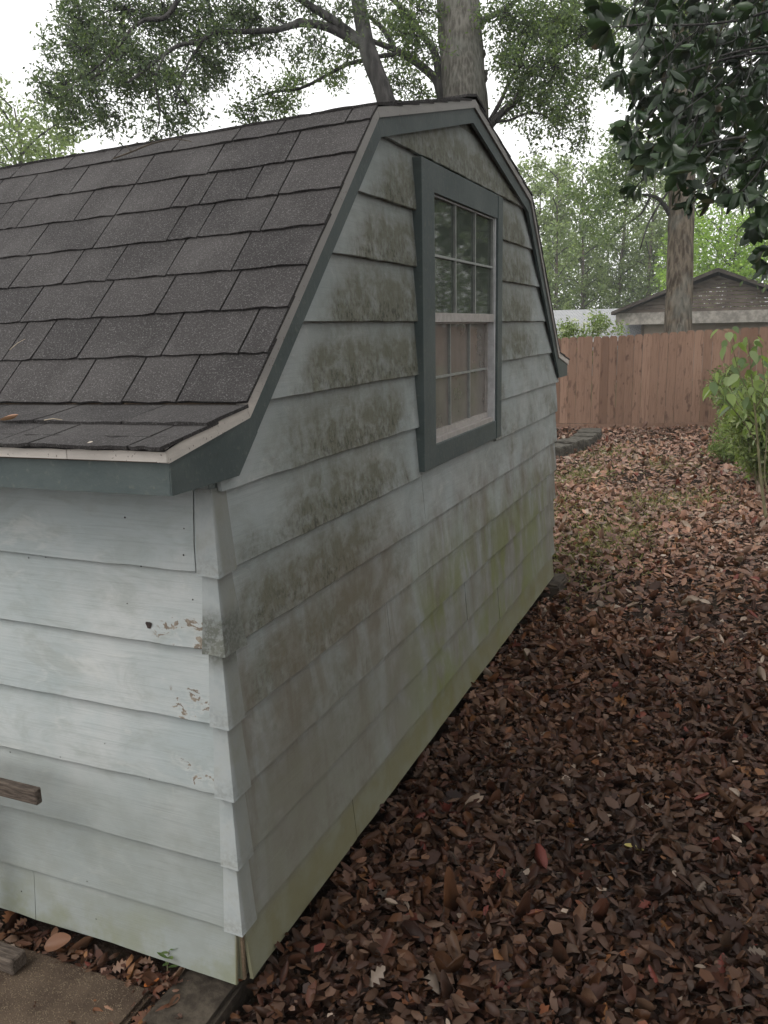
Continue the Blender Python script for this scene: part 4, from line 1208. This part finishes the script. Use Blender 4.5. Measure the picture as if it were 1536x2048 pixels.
# tall ridged trunk just beyond the fence
D3 = 17.0
b3 = at(1356, 760, D3); b3 = to_ground(b3); pine = empty('tall_tree', tuple(b3)); tag(pine, 'tall tree with rough ridged brown trunk directly behind the fence', 'tree')
m = MB()
pp, rr = smooth_path([b3, at(1356, 660, D3), at(1360, 520, D3), at(1364, 370, D3), at(1366, 200, D3), at(1368, -100, D3), at(1365, -500, D3)], [.32, .265, .258, .255, .235, .20, .12], 8); tube(m, pp, rr, 20, .05)
m.build('trunk', M_BARKP, pine, smooth=True)
m = MB()
branch(m, [(1340, 430), (1325, 405), (1305, 392), (1280, 390), (1240, 395)], D3, [5, 4.5, 3.5, 2.5, 1.5])
branch(m, [(1300, 395), (1280, 430), (1250, 450), (1220, 480)], D3, [3, 2, 1.5, 1])
branch(m, [(1345, 370), (1300, 440), (1280, 500)], D3, [2.5, 2, 1])
branch(m, [(1362, 150), (1300, 80), (1200, 20), (1120, 0)], D3, [8, 6, 4, 2])
branch(m, [(1366, 120), (1430, 60), (1520, 10)], D3, [8, 6, 3])
m.build('branches', M_BARKD, pine, smooth=True)
cls = [cl(1230, 400, 60, 500, D3), cl(1200, 440, 55, 380, D3), cl(1180, 380, 50, 330, D3), cl(1260, 350, 60, 500, D3), cl(1300, 330, 60, 500, D3), cl(1240, 300, 60, 500, D3), cl(1300, 100, 120, 1400, D3), cl(1430, 80, 120, 1400, D3), cl(1200, 40, 100, 1100, D3), cl(1340, -80, 150, 1500, D3), cl(1500, 0, 120, 1200, D3), cl(1340, -300, 180, 1800, D3)]
foliage('crown', pine, cls, OAKL+OAKC, (.07, .12), .42, M_OAKLEAF, 24, .15)

# trees farther off
BG1 = [(.17, .225, .09), (.22, .275, .12), (.125, .175, .075), (.25, .30, .15)]
BG2 = [(.14, .195, .08), (.185, .235, .105), (.105, .15, .07)]
LIME = [(.22, .34, .06), (.28, .40, .08), (.17, .28, .05)]
def bg_tree(name, px, D, top_y, wpx, n, cols, label, leaf=(.12, .24), group='woodland trees beyond the fence', lowy=660, gaps=.55, trunkpx=4):
    base = at(px, 700, D); g = float(gz(base[0], base[1])); base[2] = g-.1
    r = empty(name, tuple(base)); tag(r, label, 'tree', group)
    H = at(px, top_y, D)[2]-g; zl = max(.6, at(px, lowy, D)[2]-g); w = wpx*D/FPX
    q = MB(); lean = random.uniform(-.4, .4)
    pp, rr = smooth_path([base, base+[lean*.3, 0, H*.4], base+[lean, .1, H*.75], base+[lean*1.2, 0, H*.95]], [trunkpx*D/FPX, trunkpx*D/FPX*.8, trunkpx*D/FPX*.45, .02], 4); tube(q, pp, rr, 8, .06)
    q.build('trunk', M_BARKP, r, smooth=True)
    q = MB(); clumps = []
    k = 26
    for i in range(k):
        t = (i+.5)/k; z = zl+(H-zl)*t; prof = math.sin(math.pi*min(1, .22+.78*(1-t)))**.7 if t > .5 else .65+.7*t
        prof = min(1.0, prof)
        a = i*2.4+random.random(); rad = w*.5*prof*random.uniform(.35, 1.0)
        c = base+np.array([math.cos(a)*rad+lean*t, math.sin(a)*rad, z])
        cr = w*random.uniform(.13, .24)
        clumps.append((c, (cr, cr, cr*.8), int(n/k*random.uniform(.6, 1.4))))
        st = base+np.array([lean*t*.8, 0, max(.5, z-rad*.6)])
        pp, rr = smooth_path([st, (st+c)/2+[0, 0, .1], c], [max(.02, trunkpx*D/FPX*.25), .03, .012], 3); tube(q, pp, rr, 5)
    q.build('branches', M_BARKD, r, smooth=True)
    foliage('crown', r, clumps, cols, leaf, .5, M_BGLEAF, 18, w*.035+.06, .15, .22)
    return r
L1 = ['airy pale green tree standing over the left part of the grey roof', 'airy pale green tree rising above the flowering shrub', 'airy pale green tree half hidden behind the far slope of the shed roof',
      'tall airy tree with the widest pale crown, left of the ridged trunk', 'tallest airy pale green tree, right next to the ridged trunk']
L2 = ['bushy tree right behind the grey roof where it meets the shed', 'bushy tree behind the middle of the grey roof', 'bushy tree behind the left eave of the brown house', 'bushy tree low behind the brown roof slope, beside the ridged trunk',
      'tall bushy tree directly behind the ridged trunk', 'bushy tree hidden behind the shed gable']
L3 = ['tall dark tree behind the right roof slope of the brown house', 'tall dark tree beyond the magnolia', 'tall dark tree at the end of the fence', 'tall dark tree behind the yellow-green tree']
for i_, (px, D, ty, w) in enumerate([(1110, 44, 335, 110), (1165, 48, 330, 120), (1060, 47, 350, 130), (1230, 52, 290, 160), (1290, 50, 275, 150)]):
    bg_tree('woodland_tree', px, D, ty, w, 5200, BG1, L1[i_], (.14, .27))
for i_, (px, D, ty, w) in enumerate([(1095, 56, 450, 190), (1160, 52, 470, 170), (1230, 54, 440, 190), (1290, 52, 460, 170), (1330, 58, 380, 190), (1010, 58, 480, 200)]):
    bg_tree('bushy_tree', px, D, ty, w, 5200, BG2+BG1, L2[i_], (.15, .28), 'bushy woodland trees beyond the roofs', 690)
bg_tree('yellow_green_tree', 1440, 38, 438, 210, 7000, LIME, 'vivid yellow-green tree rising behind the brown gable', (.12, .22), None, 640)
bg_tree('yellow_green_tree', 1345, 42, 455, 90, 2500, LIME, 'narrow yellow-green tree half hidden by the ridged trunk', (.12, .22), None, 640)
for i_, (px, D, ty, w) in enumerate([(1540, 46, 330, 260), (1700, 44, 300, 320), (1900, 40, 250, 380), (1420, 60, 300, 240)]):
    bg_tree('tall_woodland_tree', px, D, ty, w, 5200, BG2, L3[i_], (.16, .3), 'tall trees behind the brown house')
LFT = [(.17, .225, .09), (.22, .27, .115), (.13, .175, .075)]
bg_tree('round_tree', 70, 24, 205, 240, 8000, LFT, 'light yellow-green tree showing over the left end of the roof', (.09, .17), None, 560)
bg_tree('round_tree', -190, 26, 160, 260, 5000, LFT, 'light green tree beyond the left end of the shed', (.09, .17), None, 560)
bg_tree('round_tree', 160, 27, 262, 110, 2600, LFT, 'small yellow-green tree peeping over the roof beneath the oak crown', (.09, .17), None, 560)

for i_, (px, D, ty, w) in enumerate([(1760, 22, 60, 480), (2080, 21, -40, 520), (1960, 30, 0, 520)]):  # out-of-view trees added to fill the window reflections with green
    bg_tree('yard_tree', px, D, ty, w, 11000, BG2, ['dense green tree beyond the fence, mirrored in the upper window panes', 'dense green tree beyond the fence, next to the magnolia', 'second row dense green tree beyond the fence'][i_], (.12, .22), 'dense trees beyond the right part of the fence', 640)

# white-flowered shrub behind the fence
ef = to_ground(at(1165, 700, 17.5)); eld = empty('flowering_shrub', tuple(ef)); tag(eld, 'tall shrub with flat white flower heads peeping over the fence', 'shrub')
q = MB(); cls = []
for i in range(16):
    a = random.uniform(0, 6.28); r_ = random.uniform(.1, .75); t = ef+np.array([math.cos(a)*r_, math.sin(a)*r_*.5, random.uniform(1.5, 2.15)])
    pp, rr = smooth_path([ef, ef*.5+t*.5+[0, 0, .2], t], [.012, .008, .004], 3); tube(q, pp, rr, 5)
    cls.append((t-[0, 0, .12], (.18, .18, .16), 110))
q.build('stems', M_STEM, eld)
foliage('foliage', eld, cls, [(.20, .27, .09), (.26, .33, .13), (.15, .20, .07)], (.05, .10), .4, M_SAP, 14, .06)
for (a, b) in [(1150, 640), (1160, 655), (1195, 655), (1208, 648), (1128, 662), (1180, 632), (1200, 662), (1172, 648)]:
    c = at(a, b, 17.3); n = 60
    C = c+rng.normal(size=(n, 3))*np.array([.055, .055, .012])
    me = leaf_mesh('flower_head', C, rand_dirs(n)+[0, 0, .2], np.tile([[0, 0, 1.]], (n, 1)), np.full(n, .03), np.full(n, .026), lerp_cols(n, [(.62, .62, .55), (.5, .53, .42)], .05), T_RH)
    tag(link('flower_head', me, M_SAP, eld), kind='stuff')

# ------------------------------------------------------------------ magnolia hanging in from the right
T_MAG = (np.array([(0, 0, 0), (.18, 0, -.01), (.5, 0, -.035), (.8, 0, -.02), (1, 0, .03),
                   (.15, -.26, .02), (.45, -.5, .03), (.78, -.36, .03), (.15, .26, .02), (.45, .5, .03), (.78, .36, .03)], float),
         [(0, 5, 1), (1, 5, 6, 2), (2, 6, 7, 3), (3, 7, 4), (0, 1, 8), (1, 2, 9, 8), (2, 3, 10, 9), (3, 4, 10)])
def leaf_template(cols, tpl, name, curl):
    return leaf_mesh(name, np.zeros((1, 3)), np.array([[1., 0, 0]]), np.array([[0, 0, 1.]]), np.array([1.]), np.array([1.]), np.array([cols]), tpl, np.array([curl]))
mtpl = [leaf_template(c, T_MAG, 'leaf', cu) for c, cu in [((.020, .042, .015), 1.0), ((.032, .062, .020), 1.8), ((.016, .032, .013), .4), ((.026, .05, .017), -.8)]]
for t in mtpl: t.materials.append(M_MAG)
def put_leaf(name, me, c, d, nrm, L, Wd, parent):
    d = unit(d); s = unit(np.cross(nrm, d)); nn = np.cross(d, s)
    o = bpy.data.objects.new(name, me); COL.objects.link(o); o.parent = parent
    R = Matrix(((d[0]*L, s[0]*Wd, nn[0]*L, 0), (d[1]*L, s[1]*Wd, nn[1]*L, 0), (d[2]*L, s[2]*Wd, nn[2]*L, 0), (0, 0, 0, 1)))
    o.matrix_local = Matrix.Translation(Vector(c)-parent_loc(parent)) @ R
    return o
def magnolia(base, spots, ends, label, own_n, H=8.0, lmin=.11, lmax=.17, tr=.2):
    mag = empty('magnolia_tree', tuple(base)); tag(mag, label, 'tree')
    m = MB()
    pp, rr = smooth_path([base, base+[.05, 0, H*.2], base+[-.05, .1, H*.4], base+[0, 0, H*.7], base+[.1, 0, H]], [tr*1.25, tr, tr*.8, tr*.5, .03], 6); tube(m, pp, rr, 14, .05)
    m.build('trunk', M_BARK, mag, smooth=True)
    m = MB()
    for e in ends:
        h = base+np.array([0, 0, max(.8, e[2]-base[2]-.35*np.linalg.norm((e-base)[:2])*.6)])
        mid = h*.5+e*.5+np.array([random.uniform(-.4, .4), random.uniform(-.4, .4), random.uniform(.1, .45)])
        m2 = h*.2+e*.8+np.array([random.uniform(-.2, .2), random.uniform(-.2, .2), random.uniform(.05, .3)])
        pp, rr = smooth_path([h, mid, m2, e], [.030, .017, .010, .006], 5); tube(m, pp, rr, 6, .08)
    m.build('branches', M_BARKD, mag, smooth=True); m = MB()
    LC = []; LD = []; LN = []
    for s in spots:
        out = unit(s-(base+[0, 0, s[2]-base[2]])); axis = unit(out*.5+np.array([0, 0, -.3])+rng.normal(size=3)*.35)
        tip = s-axis*random.uniform(.16, .3)+np.array([random.uniform(-.06, .06), 0, .06])
        tube(m, *smooth_path([tip+[random.uniform(-.05, .05), .02, .06], tip, s], [.006, .005, .004], 3), seg=4)
        e1_ = unit(np.cross(axis, [0.2, .1, 1])); e2_ = np.cross(axis, e1_)
        for k in range(random.randint(9, 13)):
            a = k*2.4+random.random(); rad = e1_*math.cos(a)+e2_*math.sin(a)
            d = unit(rad*random.uniform(.6, 1.1)+axis*random.uniform(.1, .9)+np.array([0, 0, -.28]))
            LC.append(s+axis*random.uniform(-.08, .03)); LD.append(d); LN.append(unit(axis*.9-rad*.35+np.array([0, 0, .55])+rng.normal(size=3)*.2))
    tag(m.build('twigs', M_BARKD, mag, smooth=True), kind='stuff')
    LC = np.array(LC); LD = np.array(LD); LN = np.array(LN); nL = len(LC)
    LL = rng.uniform(lmin, lmax, nL); WW = LL*rng.uniform(.42, .54, nL)
    MC = lerp_cols(nL, [(.020, .042, .015), (.032, .062, .020), (.014, .030, .012)], .3)
    brn = rng.random(nL) < .06; MC[brn] = lerp_cols(brn.sum(), [(.11, .08, .05), (.085, .095, .05)], .1)
    rel = LC-CAM; dz = np.maximum(rel@_F, .1); ux = 768+FPX*(rel@_R)/dz; uy = 1024-FPX*(rel@_U)/dz
    vis = (ux > 1150) & (ux < 1560) & (uy > -30) & (uy < 620)
    order = np.argsort(-np.where(vis, LL/dz, -1)); own = order[:own_n]; rest = order[own_n:]
    me = leaf_mesh('leaf_mass', LC[rest], LD[rest], LN[rest], LL[rest], WW[rest], MC[rest], T_MAG, rng.normal(1, .9, len(rest)))
    crown = link('crown', me, M_MAG, mag); tag(crown, kind='stuff')
    for k in own: put_leaf('leaf', mtpl[k % 4], LC[k], LD[k], LN[k], LL[k], WW[k], crown)     # the ones that show largest
    return mag
mg = np.array([3.6, 5.6, 0]); mg[2] = float(gz(mg[0], mg[1]))-.05
spots = []
def mspot(px, py, D): spots.append(at(px, py, D))
reg = [(1215, 60), (1250, 30), (1300, 40), (1350, 40), (1400, 30), (1450, 40), (1500, 30), (1230, 110), (1280, 100), (1330, 110), (1380, 110), (1430, 100), (1480, 100), (1525, 110), (1290, 160), (1340, 165), (1390, 160), (1440, 165), (1490, 160), (1530, 175),
       (1280, 205), (1320, 215), (1370, 215), (1420, 220), (1470, 220), (1515, 225), (1330, 255), (1370, 265), (1410, 260), (1500, 265), (1345, 300), (1390, 305), (1430, 290), (1520, 290), (1325, 335), (1360, 345), (1400, 340), (1385, 385), (1410, 400), (1375, 415), (1350, 385), (1430, 360), (1455, 335),
       (1490, 350), (1520, 330), (1500, 390), (1525, 400), (1530, 440), (1510, 470), (1525, 510), (1245, 262), (1255, 290), (1272, 385), (1290, 345), (1300, 310), (1475, 300), (1450, 390), (1205, 20), (1240, 160), (1475, 410), (1205, 95), (1535, 540), (1520, 370)]
for k, (a, b) in enumerate(reg): mspot(a+random.uniform(-6, 6), b+random.uniform(-14, -4), 6.2+1.0*vnoise(k*.9, 2))
for x in range(1285, 1575, 27):
    for y in range(-60, 330, 27): mspot(x+random.uniform(-18, 18), y+random.uniform(-18, 18), 6.6+random.uniform(0, 1.6))
for x in range(1220, 2500, 80):
    for y in range(-700, 480, 80):
        if not (x < 1560 and y > -60): mspot(x+random.uniform(-30, 30), y+random.uniform(-30, 30), 6.0+random.uniform(-.9, 2.4))
ends = [at(a, b, 6.6) for a, b in [(1240, 50), (1290, 170), (1300, 330), (1380, 390), (1440, 300), (1510, 430), (1350, 240), (1420, 120), (1500, 200), (1480, 330)]]
magnolia(mg, spots, ends, 'dark glossy broad-leaved magnolia hanging into the yard beside the ridged trunk', 290)
# unseen evergreen added beside the camera to shade the near ground and gable wall
mg2 = np.array([3.4, .6, 0]); mg2[2] = float(gz(mg2[0], mg2[1]))-.05
spots = []
while len(spots) < 1250:
    p = np.array([random.uniform(.2, 6.8), random.uniform(-4.2, 4.6), random.uniform(.5, 7.6)])
    r_ = math.hypot((p[0]-3.5)/3.4, (p[1]-.3)/4.4); 
    if r_ > 1.0 or p[2] > 7.6-3.2*r_*r_: continue
    if p[2] < 2.9 and p[0] < 2.3+.5*(p[2] < 1.6): continue
    if p[2] < 2.9+.42*max(0, p[1]+1.5)*(p[0] < 2.4) and p[0] < 1.9: continue
    if r_ < .45 and random.random() < .75: continue
    spots.append(p)
while len(spots) < 1480:
    p = np.array([random.uniform(-1.2, 2.2), random.uniform(-4.6, -1.0), random.uniform(3.5, 6.2)])
    if math.hypot((p[0]-.9)/2.2, (p[1]+2.8)/1.9) < 1: spots.append(p)
ends = [np.array(e, float) for e in [(1.2, -1, 4.2), (1.3, 1.5, 4.6), (5.5, 0, 4), (3.5, -3, 4), (3, 3.5, 4.2), (5, 2.5, 3.5), (2, .5, 5.6), (4.4, -1.5, 5.5), (.6, -2.8, 4.6), (0, -3, 5)]]
magnolia(mg2, spots, ends, 'broad evergreen magnolia with skirted crown facing the gable wall', 0, 7.2, .15, .22)

# ------------------------------------------------------------------ sapling and shrubs on the right
T_SAP = (np.array([(0, 0, 0), (.35, 0, -.04), (.7, 0, -.05), (1, 0, -.12), (.12, -.42, .03), (.42, -.56, .02), (.75, -.3, -.02), (.12, .42, .03), (.42, .56, .02), (.75, .3, -.02)], float),
         [(0, 4, 1), (1, 4, 5), (1, 5, 6, 2), (2, 6, 3), (0, 1, 7), (1, 8, 7), (1, 2, 9, 8), (2, 3, 9)])
sp = on(1533, 1045, 2, -.12); sp[2] = float(gz(sp[0], sp[1]))-.01
SD = float((sp-CAM)@_F)
sap = empty('sapling', tuple(sp)); tag(sap, 'slim young sapling with broad drooping pale green leaves', 'sapling')
stpl = [leaf_template(c, T_SAP, 'leaf', cu) for c, cu in [((.19, .26, .10), 1.0), ((.24, .32, .11), 1.6), ((.14, .20, .10), .6), ((.27, .34, .17), 1.2)]]
for t in stpl: t.materials.append(M_SAP)
q = MB()
main = [sp, at(1522, 960, SD), at(1515, 880, SD), at(1508, 800, SD), at(1500, 720, SD), at(1498, 680, SD)]
pp, rr = smooth_path(main, [.014, .012, .010, .008, .005, .003], 4); tube(q, pp, rr, 7)
tube(q, *smooth_path([at(1516, 890, SD), at(1490, 848, SD), at(1466, 818, SD-.05), at(1444, 790, SD-.1), at(1428, 775, SD-.1)], [.006, .005, .004, .003, .002], 3), seg=5)
tube(q, *smooth_path([at(1508, 800, SD), at(1482, 755, SD), at(1466, 700, SD), at(1456, 662, SD)], [.005, .004, .003, .002], 3), seg=5)
tube(q, *smooth_path([at(1510, 820, SD), at(1534, 770, SD-.1), at(1548, 700, SD-.1)], [.005, .004, .002], 3), seg=5)
q.build('stem', M_STEM, sap, smooth=True)
stems = [main, [sp+np.array([.10, .25, 0]), at(1530, 960, SD+.2), at(1534, 860, SD+.2), at(1528, 760, SD+.2), at(1522, 690, SD+.15)],
         [at(1516, 890, SD), at(1490, 848, SD), at(1466, 818, SD-.05), at(1444, 790, SD-.1), at(1428, 775, SD-.1)],
         [at(1508, 800, SD), at(1482, 755, SD), at(1466, 700, SD), at(1456, 662, SD)],
         [at(1512, 850, SD+.1), at(1480, 815, SD+.2), at(1462, 780, SD+.3), at(1450, 740, SD+.3)],
         [at(1510, 820, SD), at(1534, 770, SD-.1), at(1548, 700, SD-.1)]]
q = MB(); kk = 0
for si, st in enumerate(stems):
    pp, rr = smooth_path(st, [.006]*len(st), 6)
    if si in (1, 4): tube(q, *smooth_path(st, list(np.linspace(.008, .003, len(st))), 4), seg=5)
    lo_ = .42 if si < 2 else .15
    nlf = [22, 18, 16, 15, 12, 10][si]
    for i in range(nlf):
        t_ = lo_+(1-lo_)*(i+.5)/nlf; c0 = pp[min(len(pp)-1, int(t_*len(pp)))]
        a_ = i*2.4+si; side = _R*math.cos(a_)*1.0+_F*math.sin(a_)*.8
        tip = c0+unit(side*.8+_U*.35)*random.uniform(.04, .10)
        tube(q, [c0, c0*.5+tip*.5+_U*.008, tip], [.0018, .0014, .001], 4)
        d = unit(side*random.uniform(.3, .8)-_U*random.uniform(.5, 1.1)+rng.normal(size=3)*.2)
        nrm = unit(side*.8+_U*.6+rng.normal(size=3)*.35)
        L = random.uniform(.07, .15)
        put_leaf('leaf', stpl[kk % 4], tip, d, nrm, L, L*random.uniform(.5, .72), sap); kk += 1
tag(q.build('leaf_stalk', M_STEM, sap), kind='stuff')

def shrub(name, base, w, h, n, cols, L, asp, label, stems=10, mat=None):
    base = np.array([base[0], base[1], float(gz(base[0], base[1]))-.01]); r = empty(name, tuple(base)); tag(r, label, 'shrub')
    q = MB(); cls = []
    for i in range(stems):
        a = i*2.4; rr_ = w*random.uniform(.15, .5); t = base+np.array([math.cos(a)*rr_, math.sin(a)*rr_, h*random.uniform(.45, 1.0)])
        tube(q, *smooth_path([base+np.array([math.cos(a), math.sin(a), 0])*.04, base*.5+t*.5, t], [.007, .005, .002], 3), seg=5)
        cls.append((t-np.array([0, 0, h*.12]), (w*.2, w*.2, h*.2), n//stems))
        cls.append(((t+base)/2, (w*.18, w*.18, h*.16), n//stems//2))
    q.build('stems', M_STEM, r); foliage('foliage', r, cls, cols, L, asp, mat or M_SAP, 12, .035, .15)
    return r
GREEN = [(.15, .21, .075), (.21, .28, .10), (.11, .155, .06), (.28, .32, .16)]
a = on(1455, 925, 2, -.15); shrub('leafy_shrub', a, .42, .50, 900, GREEN, (.035, .075), .30, 'narrow-leaved bright green shrub at the edge of the leaf carpet')
a = on(1500, 890, 2, -.16); shrub('leafy_shrub', a, .85, .85, 2600, GREEN+[(.28, .29, .2)], (.04, .09), .34, 'loose shrub with grey-green leaves behind the sapling stem')
a = on(1545, 960, 2, -.14); shrub('leafy_shrub', a, .55, .45, 900, [(.20, .24, .10), (.15, .19, .08), (.27, .27, .18)], (.04, .08), .32, 'low pale shrub growing around the sapling base')
a = on(1480, 860, 2, -.18); shrub('leafy_shrub', a, .95, 1.15, 2600, GREEN, (.05, .10), .36, 'dark leafy shrub standing against the fence near the sapling')
a = on(1580, 870, 2, -.18); shrub('leafy_shrub', a, 1.1, 1.2, 1800, GREEN, (.05, .10), .36, 'wide leafy shrub to the far side of the sapling by the fence')
a = on(1522, 975, 2, -.13); shrub('leafy_shrub', a, .75, 1.15, 3000, [(.20, .27, .09), (.27, .34, .12), (.15, .20, .07), (.33, .36, .2)], (.045, .10), .42, 'upright bright green bush filling in around the sapling stem', 14)
for x, y, w_, h_ in ((2.9, 10.5, 1.2, 1.1), (4.2, 11.8, 1.4, 1.5)):
    shrub('round_shrub', (x, y), w_, h_, 2000, GREEN, (.05, .10), .36, 'smaller rounded green shrub beyond the magnolia' if x < 3 else 'larger rounded green shrub close to the fence corner')['group'] = 'rounded shrubs under the magnolia'

# ------------------------------------------------------------------ damp air
hz = box('haze', (-132, -62, -2.6), (132, 142, 26), None)
tag(hz, kind='stuff')
hm_ = bpy.data.materials.new('damp_air'); hm_.use_nodes = True; nt = hm_.node_tree
for n in list(nt.nodes): nt.nodes.remove(n)
ho = nt.nodes.new('ShaderNodeOutputMaterial'); pv = nt.nodes.new('ShaderNodeVolumePrincipled')
pv.inputs['Color'].default_value = (.93, .95, .97, 1); pv.inputs['Density'].default_value = .0017; pv.inputs['Anisotropy'].default_value = .2
nt.links.new(pv.outputs[0], ho.inputs['Volume']); hz.data.materials.append(hm_)
